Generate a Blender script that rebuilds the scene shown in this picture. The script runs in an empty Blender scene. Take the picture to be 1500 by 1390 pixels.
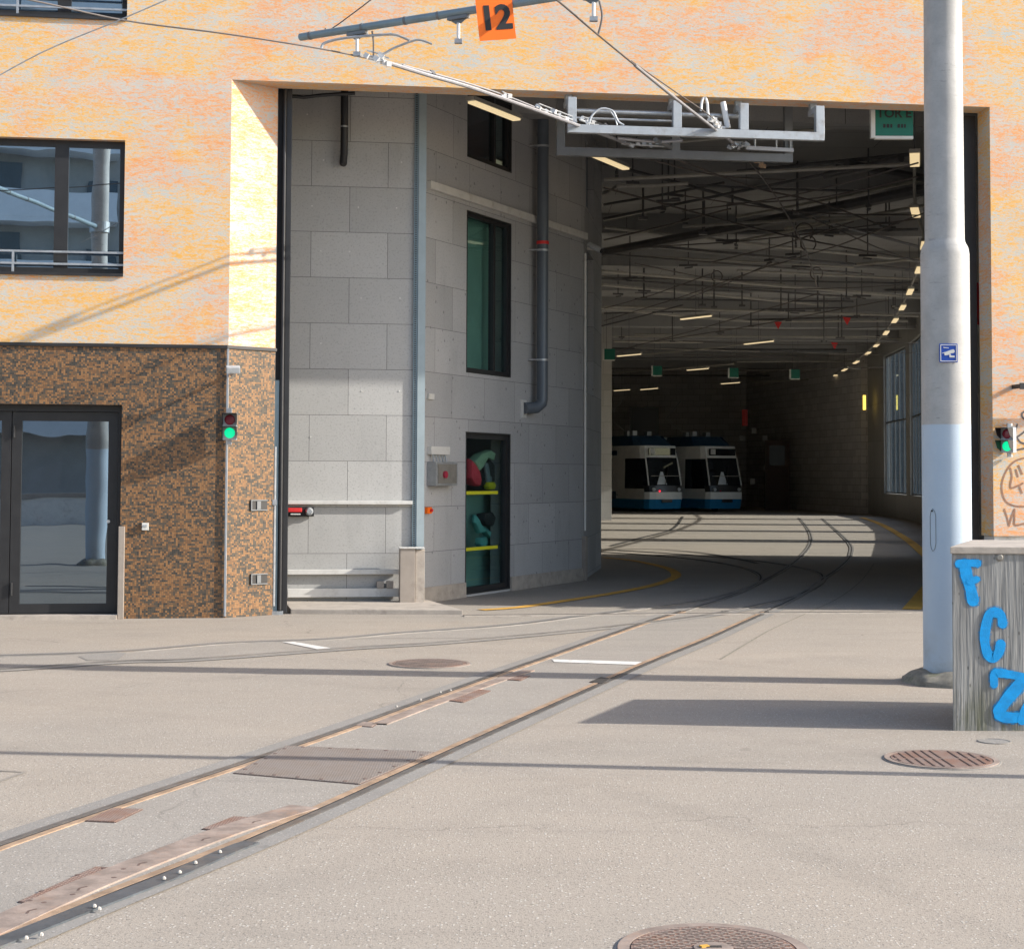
import bpy, bmesh, math, random
from mathutils import Vector, Matrix
random.seed(4)
SC = bpy.context.scene
COL = SC.collection
V = Vector
# ------------------------------------------------------------------ camera model (measured from the photograph)
FOC = 2450.0; PIT = math.radians(2.7); ROL = math.radians(.23); EYE = 1.6
_f = V((0, math.cos(PIT), math.sin(PIT))); _r0 = V((1, 0, 0)); _u0 = V((0, -math.sin(PIT), math.cos(PIT)))
CR = math.cos(ROL)*_r0 + math.sin(ROL)*_u0
CU = -math.sin(ROL)*_r0 + math.cos(ROL)*_u0
def ray(px, py): return _f*FOC + CR*(px-750) + CU*(579-py)
def G(px, py, z=0.0):
    d = ray(px, py); t = (z-EYE)/d.z; return V((d.x*t, d.y*t, z))
def PY(px, py, y):
    d = ray(px, py); t = y/d.y; return V((d.x*t, y, EYE+d.z*t))
def PL(px, py, a, ang):
    n = V((-math.sin(ang), math.cos(ang), 0)); d = ray(px, py)
    t = (a.x*n.x+a.y*n.y)/(d.x*n.x+d.y*n.y)
    return V((d.x*t, d.y*t, EYE+d.z*t))
ALF = math.radians(8.0)
A0 = G(330, 905)
E_ = V((math.cos(ALF), math.sin(ALF), 0)); N_ = V((-math.sin(ALF), math.cos(ALF), 0))
def FW(u, v, z): return A0 + E_*u + N_*v + V((0, 0, z))
def FP(px, py):
    q = PL(px, py, A0, ALF); return ((q-A0).dot(E_), q.z)

# ------------------------------------------------------------------ materials
MATS = {}
class NT:
    def __init__(s, name):
        s.m = bpy.data.materials.new(name); s.m.use_nodes = True
        s.t = s.m.node_tree; s.t.nodes.clear()
        s.o = s.n('ShaderNodeOutputMaterial')
    def n(s, typ, **kw):
        nd = s.t.nodes.new(typ)
        for k, v in kw.items():
            if k.startswith('i_'):
                key = k[2:]; key = int(key) if key.isdigit() else key.replace('_', ' ')
                s.put(nd, key, v)
            else: setattr(nd, k, v)
        return nd
    def put(s, nd, key, v):
        if isinstance(v, bpy.types.NodeSocket): s.t.links.new(v, nd.inputs[key])
        elif isinstance(v, bpy.types.Node): s.t.links.new(v.outputs[0], nd.inputs[key])
        else: nd.inputs[key].default_value = v
    def math(s, op, a, b=0.0, c=None, clamp=False):
        nd = s.n('ShaderNodeMath', operation=op, use_clamp=clamp); s.put(nd, 0, a); s.put(nd, 1, b)
        if c is not None: s.put(nd, 2, c)
        return nd.outputs[0]
    def mix(s, fac, a, b, mode='MIX'):
        nd = s.n('ShaderNodeMix', data_type='RGBA', blend_type=mode)
        s.put(nd, 0, fac); s.put(nd, 6, c4(a)); s.put(nd, 7, c4(b)); return nd.outputs[2]
    def uv(s): return s.n('ShaderNodeTexCoord').outputs['UV']
    def obj(s): return s.n('ShaderNodeTexCoord').outputs['Object']
    def map(s, vec, sc, loc=(0, 0, 0), rot=(0, 0, 0)):
        return s.n('ShaderNodeMapping', i_Vector=vec, i_Scale=sc, i_Location=loc, i_Rotation=rot).outputs[0]
    def noise(s, vec, scale, detail=4, rough=.55, dist=0.0):
        return s.n('ShaderNodeTexNoise', i_Vector=vec, i_Scale=scale, i_Detail=detail, i_Roughness=rough, i_Distortion=dist).outputs[0]
    def ramp(s, fac, stops, interp='LINEAR'):
        nd = s.n('ShaderNodeValToRGB'); s.put(nd, 0, fac); cr = nd.color_ramp; cr.interpolation = interp
        while len(cr.elements) < len(stops): cr.elements.new(.5)
        for e, (p, c) in zip(cr.elements, stops): e.position = p; e.color = c4(c)
        return nd.outputs[0]
    def step(s, x, lo, hi):
        nd = s.n('ShaderNodeMapRange', interpolation_type='SMOOTHSTEP'); s.put(nd, 0, x)
        nd.inputs[1].default_value = lo; nd.inputs[2].default_value = hi; return nd.outputs[0]
    def bump(s, h, strength=.3, dist=.01):
        return s.n('ShaderNodeBump', i_Height=h, i_Strength=strength, i_Distance=dist).outputs[0]
    def pbr(s, col, rough=.7, metal=0.0, normal=None, spec=.5, **kw):
        b = s.n('ShaderNodeBsdfPrincipled'); s.put(b, 'Base Color', c4(col)); s.put(b, 'Roughness', rough); s.put(b, 'Metallic', metal)
        b.inputs['Specular IOR Level'].default_value = spec
        if normal is not None: s.put(b, 'Normal', normal)
        for k, v in kw.items(): s.put(b, k.replace('_', ' '), c4(v) if isinstance(v, tuple) else v)
        s.t.links.new(b.outputs[0], s.o.inputs[0]); return b
def c4(c):
    if isinstance(c, (tuple, list)): return (c[0], c[1], c[2], 1.0)
    return c
def simple(name, col, rough=.6, metal=0.0, var=.12, scale=9, bump=.15, spec=.5, stretch=(1, 1, 1), dirt=None):
    s = NT(name); o = s.map(s.obj(), stretch)
    n1 = s.noise(o, scale, 6, .65); n2 = s.noise(o, scale*9, 3)
    c = s.mix(s.step(n1, .3, .7), tuple(x*(1-var) for x in col), tuple(min(1, x*(1+var)) for x in col))
    c = s.mix(s.math('MULTIPLY', s.step(n2, .55, .75), .35*min(1, var*4)), c, tuple(x*.6 for x in col))
    if dirt: c = s.mix(s.math('MULTIPLY', s.step(s.noise(o, scale*.6, 8, .75), .5, .72), .8), c, dirt)
    s.pbr(c, s.math('ADD', rough-.06, s.math('MULTIPLY', n1, .12)), metal, s.bump(n2, bump, .004), spec)
    return s.m

def m_plaster():
    s = NT('combed_plaster'); uv = s.uv()
    warp = s.noise(s.map(uv, (2.2, 3.0, 1)), 1.0, 3)
    n1 = s.noise(s.map(uv, (8.5, 36, 1)), 1.0, 7, .72, .5)
    n2 = s.noise(s.map(uv, (27, 95, 1), (3, 7, 0)), 1.0, 4, .62, .8)
    n3 = s.noise(s.map(uv, (40, 130, 1)), 1.0, 3, .6)
    zone = s.noise(s.map(uv, (.55, .75, 1), (4.4, 2.2, 0)), 1.0, 3, .6)
    sx = s.n('ShaderNodeSeparateXYZ', i_0=uv); gx = s.math('SUBTRACT', sx.outputs[1], 6.25)
    zone = s.math('ADD', zone, s.math('MULTIPLY', s.math('EXPONENT', s.math('MULTIPLY', s.math('MULTIPLY', gx, gx), -9.0)), .09))
    zone = s.math('SUBTRACT', zone, s.math('MULTIPLY', s.step(s.math('ABSOLUTE', s.math('SUBTRACT', sx.outputs[0], 10.4)), .6, .5), .3))
    blocks = s.noise(s.map(uv, (1.6, 5.0, 1), (9, 1, 0)), 1.0, 2, .5)
    f = s.math('ADD', s.math('MULTIPLY', n1, .55), s.math('ADD', s.math('MULTIPLY', n2, .38), s.math('MULTIPLY', blocks, .20)))
    f = s.math('ADD', f, s.math('ADD', .022, s.math('MULTIPLY', s.math('SUBTRACT', n3, .5), .26)))
    warm = s.mix(s.step(zone, .44, .58), (.76, .35, .15), (.77, .42, .11))
    soft = s.mix(s.step(zone, .44, .58), (.68, .46, .32), (.71, .50, .29))
    pale = s.mix(s.step(warp, .35, .65), (.49, .52, .51), (.56, .54, .50))
    c = s.mix(s.step(f, .53, .59), pale, soft)
    c = s.mix(s.step(f, .582, .665), c, warm)
    stain = s.step(s.noise(s.map(uv, (1.2, .5, 1), (1, 8, 0)), 1.0, 6, .7), .55, .8)
    c = s.mix(s.math('MULTIPLY', stain, .22), c, (.42, .37, .31))
    h = s.math('ADD', s.math('MULTIPLY', n2, .6), s.math('MULTIPLY', n3, .7))
    s.pbr(c, .92, 0, s.bump(h, .55, .006), .15); return s.m
def m_mosaic():
    s = NT('small_glass_mosaic'); uv = s.uv(); T = .021
    q = s.n('ShaderNodeVectorMath', operation='SCALE', i_0=uv); q.inputs[3].default_value = 1/T
    fl = s.n('ShaderNodeVectorMath', operation='FLOOR', i_0=q.outputs[0])
    q2 = s.map(uv, (1/(2.0*T), 1/T, 1)); fl2 = s.n('ShaderNodeVectorMath', operation='FLOOR', i_0=q2)
    w = s.n('ShaderNodeTexWhiteNoise', noise_dimensions='2D', i_Vector=fl.outputs[0])
    w2 = s.n('ShaderNodeTexWhiteNoise', noise_dimensions='2D', i_Vector=fl2.outputs[0])
    big = s.noise(s.map(uv, (2.2, 2.8, 1)), 1.0, 4, .6)
    val = s.math('ADD', s.math('ADD', s.math('MULTIPLY', w.outputs[0], .42), s.math('MULTIPLY', w2.outputs[0], .42)), s.math('MULTIPLY', s.math('SUBTRACT', big, .42), .5))
    c = s.ramp(val, [(0, (.27, .135, .055)), (.22, (.19, .098, .045)), (.36, (.30, .155, .065)), (.45, (.14, .088, .05)), (.53, (.075, .064, .05)), (.68, (.042, .040, .036)), (.9, (.10, .102, .094))], 'CONSTANT')
    fr = s.n('ShaderNodeVectorMath', operation='FRACTION', i_0=q.outputs[0]); sp = s.n('ShaderNodeSeparateXYZ', i_0=fr.outputs[0])
    g = s.math('MAXIMUM', s.math('ABSOLUTE', s.math('SUBTRACT', sp.outputs[0], .5)), s.math('ABSOLUTE', s.math('SUBTRACT', sp.outputs[1], .5)))
    gr = s.step(g, .40, .46)
    c = s.mix(s.math('MULTIPLY', gr, .75), c, (.10, .085, .07))
    s.pbr(c, s.math('ADD', .32, s.math('MULTIPLY', gr, .4)), 0, s.bump(s.math('SUBTRACT', 1, gr), .35, .003), .4); return s.m
def m_panel(name, base, joint, off=(0, 0), dark=.35, pit=.0, bw=.94, rh=.562, stain=.25):
    s = NT(name); uv = s.uv()
    br = s.n('ShaderNodeTexBrick', i_Vector=s.map(uv, (1, 1, 1), (off[0], off[1], 0)), i_Scale=1.0, offset=.5, squash=1.0)
    br.inputs['Brick Width'].default_value = bw; br.inputs['Row Height'].default_value = rh
    br.inputs['Mortar Size'].default_value = joint; br.inputs['Mortar Smooth'].default_value = .1
    br.inputs['Color1'].default_value = (.32, .32, .32, 1); br.inputs['Color2'].default_value = (.68, .68, .68, 1); br.inputs['Mortar'].default_value = (.5, .5, .5, 1)
    tone = br.outputs[0]; mort = br.outputs[1]
    n1 = s.noise(s.map(uv, (2, 2, 1)), 1.0, 8, .7); n2 = s.noise(uv, 42, 5, .72); n3 = s.noise(uv, 120, 3, .6)
    c = s.mix(.35, base, s.mix(n1, tuple(x*.7 for x in base), tuple(min(1, x*1.28) for x in base)))
    c = s.mix(.4, c, s.mix(1.0, c, tone, 'MULTIPLY')); c = s.mix(1.0, c, (1.18, 1.18, 1.18), 'MULTIPLY')
    c = s.mix(s.math('MULTIPLY', s.step(n2, .53, .64), dark*1.5), c, tuple(x*.5 for x in base))
    c = s.mix(s.math('MULTIPLY', s.step(n3, .6, .7), dark*.8), c, tuple(min(1, x*1.35) for x in base))
    st = s.step(s.noise(s.map(uv, (1.6, .45, 1), (5, 2, 0)), 1.0, 7, .7), .52, .75)
    c = s.mix(s.math('MULTIPLY', st, stain), c, tuple(x*.62 for x in base))
    h = n2
    if pit > 0:
        vo = s.n('ShaderNodeTexVoronoi', i_Vector=s.map(uv, (7, 5, 1)), i_Scale=1.0); vo.inputs['Randomness'].default_value = 1
        pm = s.math('MULTIPLY', s.math('SUBTRACT', 1, s.step(vo.outputs[0], .07, .13)), pit)
        c = s.mix(pm, c, tuple(x*.38 for x in base)); h = s.math('SUBTRACT', n2, pm)
    c = s.mix(mort, c, tuple(x*.33 for x in base))
    s.pbr(c, .88, 0, s.bump(s.math('SUBTRACT', h, s.math('MULTIPLY', mort, 2)), .3, .006), .25); return s.m
def m_asphalt(name, base, warm, speck=1.0, patch=True):
    s = NT(name); o = s.obj()
    n0 = s.noise(s.map(o, (.12, .22, 1)), 1.0, 5, .6); n1 = s.noise(s.map(o, (.9, 1.2, 1), (3, 1, 0)), 1.0, 8, .7); n2 = s.noise(o, 55, 4, .7); n3 = s.noise(o, 150, 2, .6)
    c = s.mix(s.step(n0, .35, .65), base, warm)
    c = s.mix(s.math('MULTIPLY', s.step(n1, .45, .75), .34), c, tuple(x*.68 for x in base))
    c = s.mix(s.math('MULTIPLY', s.step(n1, .2, .42), .0), c, base)
    c = s.mix(s.math('MULTIPLY', s.step(n2, .50, .68), .5*speck), c, tuple(x*.58 for x in base))
    vo = s.n('ShaderNodeTexVoronoi', i_Vector=o, i_Scale=70.0)
    pick = s.step(s.n('ShaderNodeSeparateColor', i_0=vo.outputs[1]).outputs[0], .86, .9)
    pk = s.math('MULTIPLY', pick, s.math('SUBTRACT', 1, s.step(vo.outputs[0], .3, .45)))
    c = s.mix(s.math('MULTIPLY', pk, .6*speck), c, (.62, .58, .53))
    vo2 = s.n('ShaderNodeTexVoronoi', i_Vector=o, i_Scale=105.0)
    pick2 = s.step(s.n('ShaderNodeSeparateColor', i_0=vo2.outputs[1]).outputs[1], .8, .85)
    pk2 = s.math('MULTIPLY', pick2, s.math('SUBTRACT', 1, s.step(vo2.outputs[0], .3, .5)))
    c = s.mix(s.math('MULTIPLY', pk2, .55*speck), c, (.10, .085, .075))
    # tyre wear: long streaks, oil spots
    ws = s.noise(s.map(o, (.25, 2.6, 1), (0, 0, 0), (0, 0, .12)), 1.0, 6, .65, .4)
    c = s.mix(s.math('MULTIPLY', s.step(ws, .55, .7), .20), c, tuple(x*.6 for x in base))
    sp = s.noise(s.map(o, (3.1, 3.1, 1), (7, 7, 0)), 1.0, 3, .5)
    c = s.mix(s.math('MULTIPLY', s.step(sp, .70, .76), .35), c, tuple(x*.45 for x in base))
    wob = s.n('ShaderNodeTexNoise', i_Vector=o, i_Scale=.5, i_Detail=4.0).outputs[0]
    for (cx_, cy_, rad_, wd_, am_) in ((-6.5, 4.0, 8.6, .13, .13), (-6.3, 4.1, 10.3, .16, .10), (7.5, 3.0, 9.4, .12, .09), (7.6, 2.6, 7.6, .14, .08), (-1.0, -3, 13.2, .2, .07), (10, 22, 11.5, .16, .1)):
        dd_ = s.n('ShaderNodeVectorMath', operation='DISTANCE', i_0=o); dd_.inputs[1].default_value = (cx_, cy_, 0)
        q_ = s.math('ABSOLUTE', s.math('SUBTRACT', s.math('ADD', dd_.outputs['Value'], s.math('MULTIPLY', wob, .5)), rad_))
        c = s.mix(s.math('MULTIPLY', s.math('MULTIPLY', s.math('SUBTRACT', 1, s.step(q_, wd_*.4, wd_)), s.step(n1, .3, .6)), am_), c, tuple(x*.55 for x in base))
    bl = s.noise(s.map(o, (.35, .55, 1), (2, 5, 0)), 1.0, 7, .72)
    c = s.mix(s.math('MULTIPLY', s.step(bl, .54, .72), .20), c, tuple(x*.66 for x in base))
    c = s.mix(s.math('MULTIPLY', s.step(bl, .46, .30), .30), c, tuple(min(1, x*1.18) for x in warm))
    vc = s.n('ShaderNodeTexVoronoi', feature='DISTANCE_TO_EDGE', i_Vector=s.map(s.n('ShaderNodeVectorMath', operation='ADD', i_0=o, i_1=s.n('ShaderNodeTexNoise', i_Vector=o, i_Scale=1.3, i_Detail=6.0).outputs[1]).outputs[0], (.16, .21, 0)), i_Scale=1.0)
    crack = s.math('MULTIPLY', s.math('SUBTRACT', 1, s.step(vc.outputs[0], .0005, .0022)), s.step(n1, .42, .6))
    c = s.mix(s.math('MULTIPLY', crack, .38), c, tuple(x*.35 for x in base))
    h = s.math('ADD', n2, s.math('ADD', s.math('MULTIPLY', n3, .6), s.math('MULTIPLY', pk, .5)))
    s.pbr(c, .9, 0, s.bump(h, .5*speck, .006), .25); return s.m
def m_glass(name, tint, refl=.35, rough=0.0, clear=False, wav=.02):
    s = NT(name); lw = s.n('ShaderNodeLayerWeight'); lw.inputs[0].default_value = .5; fr = s.math('ADD', .04, s.math('MULTIPLY', s.math('POWER', lw.outputs[1], 5.0), .9))
    bp = s.bump(s.noise(s.map(s.obj(), (1, 1, 1)), .9, 2), wav, .2)
    g = s.n('ShaderNodeBsdfGlossy', i_Roughness=rough, i_Normal=bp); g.inputs[0].default_value = (.66, .84, 1.0, 1)
    if clear: d = s.n('ShaderNodeBsdfTransparent'); d.inputs[0].default_value = c4(tint)
    else: d = s.n('ShaderNodeBsdfDiffuse'); d.inputs[0].default_value = c4(tint)
    f = s.math('ADD', fr, refl, clamp=True)
    mx = s.n('ShaderNodeMixShader', i_0=f); s.t.links.new(d.outputs[0], mx.inputs[1]); s.t.links.new(g.outputs[0], mx.inputs[2])
    s.t.links.new(mx.outputs[0], s.o.inputs[0]); return s.m
def m_emit(name, col, st, base=(.8, .8, .8)):
    s = NT(name); s.pbr(base, .4, Emission_Color=col, Emission_Strength=st); return s.m
def m_boardconcrete():
    s = NT('board_marked_concrete'); o = s.obj()
    a = s.noise(s.map(o, (30, 30, 1.6)), 1.0, 4, .6, .2); b = s.noise(s.map(o, (60, 60, 3)), 1.0, 4, .6); d = s.noise(s.map(o, (9, 9, 1.4)), 1.0, 8, .75)
    c = s.mix(s.step(a, .35, .66), (.23, .228, .222), (.345, .342, .33))
    c = s.mix(s.math('MULTIPLY', s.step(b, .54, .7), .5), c, (.12, .11, .095))
    c = s.mix(s.math('MULTIPLY', s.step(d, .57, .72), .5), c, (.10, .092, .08))
    vo = s.n('ShaderNodeTexVoronoi', i_Vector=s.map(o, (22, 22, 10)), i_Scale=1.0)
    c = s.mix(s.math('MULTIPLY', s.math('SUBTRACT', 1, s.step(vo.outputs[0], .08, .16)), .6), c, (.05, .045, .04))
    z = s.n('ShaderNodeSeparateXYZ', i_0=o).outputs[2]
    low = s.math('MULTIPLY', s.math('SUBTRACT', 1, s.step(z, .02, .4)), s.step(d, .42, .6))
    c = s.mix(s.math('MULTIPLY', low, .7), c, (.10, .105, .05))
    s.pbr(c, .93, 0, s.bump(s.math('ADD', a, s.math('MULTIPLY', b, .5)), .6, .012), .2); return s.m
def m_polecol():
    s = NT('weathered_mast_paint'); o = s.obj(); z = s.n('ShaderNodeSeparateXYZ', i_0=o).outputs[2]
    a = s.noise(s.map(o, (6, 6, 38)), 1.0, 5, .65, .5); b = s.noise(s.map(o, (2.5, 2.5, 2.5)), 1.0, 7, .7); f = s.noise(o, 90, 3)
    up = s.mix(s.step(b, .3, .7), (.35, .345, .335), (.47, .46, .445))
    cr = s.math('MULTIPLY', s.step(a, .60, .68), s.step(b, .40, .55))
    up = s.mix(s.math('MULTIPLY', cr, .55), up, (.19, .19, .19))
    up = s.mix(s.math('MULTIPLY', s.step(f, .6, .7), .3), up, (.24, .24, .24))
    lo = s.mix(s.step(b, .3, .75), (.44, .53, .63), (.48, .57, .66))
    wob = s.math('ADD', z, s.math('MULTIPLY', s.math('SUBTRACT', b, .5), .015))
    c = s.mix(s.step(wob, 1.99, 2.005), lo, up)
    grime = s.math('MULTIPLY', s.math('SUBTRACT', 1, s.step(z, .1, .55)), s.step(b, .4, .65))
    c = s.mix(s.math('MULTIPLY', grime, .5), c, (.25, .23, .2))
    s.pbr(c, .62, 0, s.bump(s.math('ADD', f, s.math('MULTIPLY', a, 1.5)), .25, .004), .35); return s.m
def m_checker(name, base, sc=42, rust=(.26, .12, .07)):
    s = NT(name); o = s.obj()
    w1 = s.n('ShaderNodeTexWave', i_Vector=s.map(o, (1, 1, 0), rot=(0, 0, .78)), i_Scale=sc*.16, wave_type='BANDS'); w2 = s.n('ShaderNodeTexWave', i_Vector=s.map(o, (1, 1, 0), rot=(0, 0, -.78)), i_Scale=sc*.16, wave_type='BANDS')
    k = s.math('MULTIPLY', s.step(w1.outputs[1], .45, .75), s.step(w2.outputs[1], .45, .75))
    b = s.noise(o, 6, 7, .7)
    c = s.mix(s.step(b, .38, .68), base, rust)
    c = s.mix(s.math('MULTIPLY', k, .5), c, tuple(min(1, x*1.5) for x in base))
    c = s.mix(s.math('MULTIPLY', s.math('SUBTRACT', 1, k), .28), c, tuple(x*.4 for x in base))
    s.pbr(c, .7, .15, s.bump(k, .6, .006), .3); return s.m

M = {}
M['plaster'] = m_plaster(); M['mosaic'] = m_mosaic()
M['panel'] = m_panel('pale_concrete_panels', (.50, .495, .48), .0035, (.55, -.065), .35, .12, stain=.45)
M['panel2'] = m_panel('grey_concrete_panels', (.45, .45, .455), .003, (.2, -.065), .3, .75, stain=.45)
M['hallwall'] = m_panel('hall_concrete', (.42, .415, .40), .004, (0, 0), .2, 0, 3.0, 1.5, .5)
M['darkwall'] = m_panel('dark_end_wall', (.72, .70, .70), .006, (0, 0), .2, 0, .6, .3, .5)
M['ceil'] = m_panel('hall_ceiling_concrete', (.36, .36, .36), .006, (0, 0), .25, 0, 4, 1.2, .6)
M['asphalt'] = m_asphalt('worn_asphalt', (.342, .305, .262), (.372, .322, .268))
M['seam'] = m_asphalt('asphalt_seam', (.275, .25, .222), (.29, .26, .225), .5)
M['bed'] = m_asphalt('grey_track_asphalt', (.318, .289, .256), (.342, .31, .27), .85)
M['patch'] = m_asphalt('repair_asphalt', (.265, .25, .232), (.29, .27, .245), .6)
M['anth'] = simple('anthracite_frame', (.035, .035, .037), .45, .3, .1, 6, .05)
M['black'] = simple('black_rubber', (.018, .018, .02), .6, 0, .2, 8, .05)
M['steel'] = simple('galvanised_steel', (.42, .44, .46), .42, .55, .14, 12, .08)
M['bluegrey'] = simple('blue_grey_paint', (.20, .27, .31), .45, .1, .1, 4, .05)
M['postblue'] = simple('pale_blue_grey_paint', (.36, .43, .46), .4, .1, .06, 4, .05)
M['greypaint'] = simple('light_grey_paint', (.42, .45, .48), .45, .1, .08, 5, .05, dirt=(.22, .2, .18))
M['framegrey'] = simple('frame_grey_paint', (.38, .41, .44), .45, .2, .08, 5, .05, dirt=(.24, .22, .2))
M['dimgrey'] = simple('dim_grey_paint', (.16, .17, .18), .5, .2, .1, 5, .05)
M['white'] = simple('white_coated_metal', (.66, .65, .62), .45, 0, .06, 5, .05, dirt=(.42, .39, .34))
M['beige'] = simple('beige_kerb_cover', (.33, .285, .245), .6, 0, .08, 5, .1, dirt=(.2, .17, .14))
M['kerb'] = simple('kerb_concrete', (.42, .37, .32), .9, 0, .12, 7, .4, dirt=(.25, .22, .19))
M['pipe'] = simple('dark_pvc_pipe', (.10, .12, .145), .35, 0, .08, 3, .03)
M['pipeb'] = simple('black_pipe', (.02, .02, .022), .5, 0, .1, 3, .03)
M['red'] = simple('red_paint', (.68, .03, .03), .5, 0, .08, 5, .03)
M['orange'] = simple('orange_sign_face', (1.0, .17, .004), .55, 0, .04, 4, .03)
M['ink'] = simple('black_lettering', (.015, .015, .017), .6, 0, .05, 5, 0)
M['green'] = simple('green_sign_face', (.0, .13, .09), .5, 0, .06, 4, .02)
M['signwhite'] = simple('sign_edge_white', (.6, .6, .58), .5, 0, .05, 4, .02)
M['blue'] = simple('blue_sign_face', (.0, .05, .34), .4, 0, .05, 4, .02)
M['graf'] = simple('blue_spray_paint', (.0, .34, .80), .75, 0, .12, 16, .3, dirt=(.01, .24, .60))
s_ = NT('blue_overspray'); n_ = s_.noise(s_.obj(), 260, 2, .6); n2_ = s_.noise(s_.obj(), 22, 4, .6)
_b = s_.n('ShaderNodeBsdfDiffuse'); _b.inputs[0].default_value = (.02, .30, .66, 1); _t = s_.n('ShaderNodeBsdfTransparent')
_m = s_.n('ShaderNodeMixShader', i_0=s_.math('MULTIPLY', s_.step(s_.math('ADD', n_, s_.math('MULTIPLY', s_.math('SUBTRACT', n2_, .5), .6)), .50, .58), .85)); s_.t.links.new(_t.outputs[0], _m.inputs[1]); s_.t.links.new(_b.outputs[0], _m.inputs[2]); s_.t.links.new(_m.outputs[0], s_.o.inputs[0])
M['ospray'] = s_.m
M['graf2'] = simple('faded_black_marker', (.10, .085, .085), .7, 0, .2, 20, .1)
M['graf3'] = simple('faded_brown_marker', (.30, .16, .10), .7, 0, .2, 20, .1)
M['rust'] = simple('rusty_rail_lip', (.345, .235, .155), .75, .05, .3, 5, .3, dirt=(.26, .215, .175))
M['rail'] = simple('dark_rail_steel', (.19, .18, .17), .45, .5, .2, 6, .2, dirt=(.2, .14, .1))
M['rail2'] = simple('dull_grey_rail', (.24, .225, .21), .6, .2, .2, 5, .2, dirt=(.2, .16, .12))
M['groove'] = simple('rail_groove', (.045, .04, .037), .8, 0, .3, 12, .3)
M['ironslot'] = simple('iron_slot', (.13, .085, .07), .8, 0, .2, 9, .2)
M['line'] = simple('white_road_paint', (.66, .65, .62), .8, 0, .08, 14, .2, dirt=(.38, .35, .32))
M['yellow'] = simple('yellow_road_paint', (.66, .36, .06), .8, 0, .15, 4, .2, dirt=(.40, .25, .10))
M['cast'] = m_checker('cast_iron_cover', (.285, .215, .185), 110)
M['check'] = m_checker('chequer_plate', (.275, .24, .215), 95, (.255, .205, .17))
M['tongue'] = simple('dark_tongue_steel', (.10, .115, .13), .45, .4, .25, 5, .3, dirt=(.2, .18, .16))
M['brownplate'] = simple('brown_steel_plate', (.285, .225, .19), .75, .05, .3, 6, .2, dirt=(.33, .2, .13))
M['glassdark'] = m_glass('reflecting_window_glass', (.012, .016, .02), .50, 0, False, .006)
M['glassdoor'] = m_glass('reflecting_door_glass', (.012, .013, .018), .27, 0, False, .012)
M['clear'] = m_glass('clear_glass', (.86, .92, .90), .03, 0, True, 0)
M['tramglass'] = m_glass('tram_glass', (.010, .012, .016), .02, .02, False, 0)
M['hallglass'] = m_glass('hall_glass', (.93, .95, .95), .0, 0, True, 0)
M['lamp'] = m_emit('lit_tube', (1.0, .76, .42), .42, (.5,.5,.4))
M['lampcold'] = m_emit('lit_tube_far', (1.0, .78, .45), .45, (.5,.5,.4))
M['wallamp'] = m_emit('wall_lamp_glow', (1.0, .66, .10), 1.0)
M['grn'] = m_emit('green_signal_lens', (.0, 1.0, .42), .45, (.0, .3, .2))
M['redoff'] = simple('unlit_red_lens', (.35, .03, .06), .25, 0, .05, 5, 0)
M['redlit'] = m_emit('red_tram_lamp', (1.0, .02, .05), 1.2, (.4, 0, 0))
M['tblue'] = simple('tram_blue_paint', (.025, .075, .15), .3, 0, .05, 3, .02)
M['tblue2'] = simple('tram_bright_blue_paint', (.015, .20, .42), .3, 0, .05, 3, .02)
M['twhite'] = simple('tram_white_paint', (.80, .80, .78), .35, 0, .05, 3, .02)
M['tblack'] = simple('tram_black_paint', (.02, .021, .025), .3, 0, .05, 3, .02)
M['teal'] = simple('teal_blind', (.22, .42, .38), .8, 0, .06, 3, .05)
M['tealc'] = simple('teal_fabric', (.12, .45, .45), .8, 0, .1, 12, .2)
M['grnc'] = simple('pale_green_fabric', (.33, .52, .36), .8, 0, .1, 12, .2)
M['redc'] = simple('red_fabric', (.75, .06, .10), .8, 0, .1, 12, .2)
M['darkc'] = simple('dark_fabric', (.025, .028, .032), .9, 0, .1, 12, .2)
M['yel'] = simple('yellow_tape', (.62, .62, .02), .6, 0, .05, 5, .02)
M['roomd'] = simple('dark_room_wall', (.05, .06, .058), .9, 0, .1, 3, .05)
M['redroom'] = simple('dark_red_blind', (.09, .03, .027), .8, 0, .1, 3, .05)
M['wire'] = simple('dark_contact_wire', (.14, .125, .12), .5, .5, .1, 9, 0)
M['wirel'] = simple('bright_contact_rail', (.33, .33, .35), .4, .4, .08, 9, 0)
M['ceram'] = simple('white_insulator', (.72, .72, .72), .3, 0, .05, 9, 0)
M['cable'] = simple('grey_cable_tray', (.24, .23, .21), .5, .3, .15, 6, .1)
M['palebar'] = simple('pale_conduit', (.40, .385, .35), .55, .1, .12, 5, .05)
M['darkbar'] = simple('dark_duct', (.12, .12, .125), .6, .2, .15, 5, .05)
M['pole'] = m_polecol(); M['board'] = m_boardconcrete()
M['balc'] = simple('balcony_white', (.62, .68, .74), .7, 0, .06, 1, .05)
M['aptwall'] = simple('apartment_wall', (.30, .31, .31), .8, 0, .1, 1, .05)
M['aptglass'] = simple('apartment_glass', (.05, .07, .09), .2, 0, .2, 1, 0)
M['moss'] = simple('mossy_mortar', (.24, .22, .18), .95, 0, .25, 14, .8, dirt=(.09, .11, .04))
M['litter'] = simple('white_pebble', (.46, .43, .39), .7, 0, .05, 9, .1)
M['brickdark'] = simple('dark_brick', (.07, .085, .10), .8, 0, .25, .6, .1)
M['brown'] = simple('brown_door_paint', (.06, .03, .02), .6, 0, .1, 3, .05)

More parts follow.
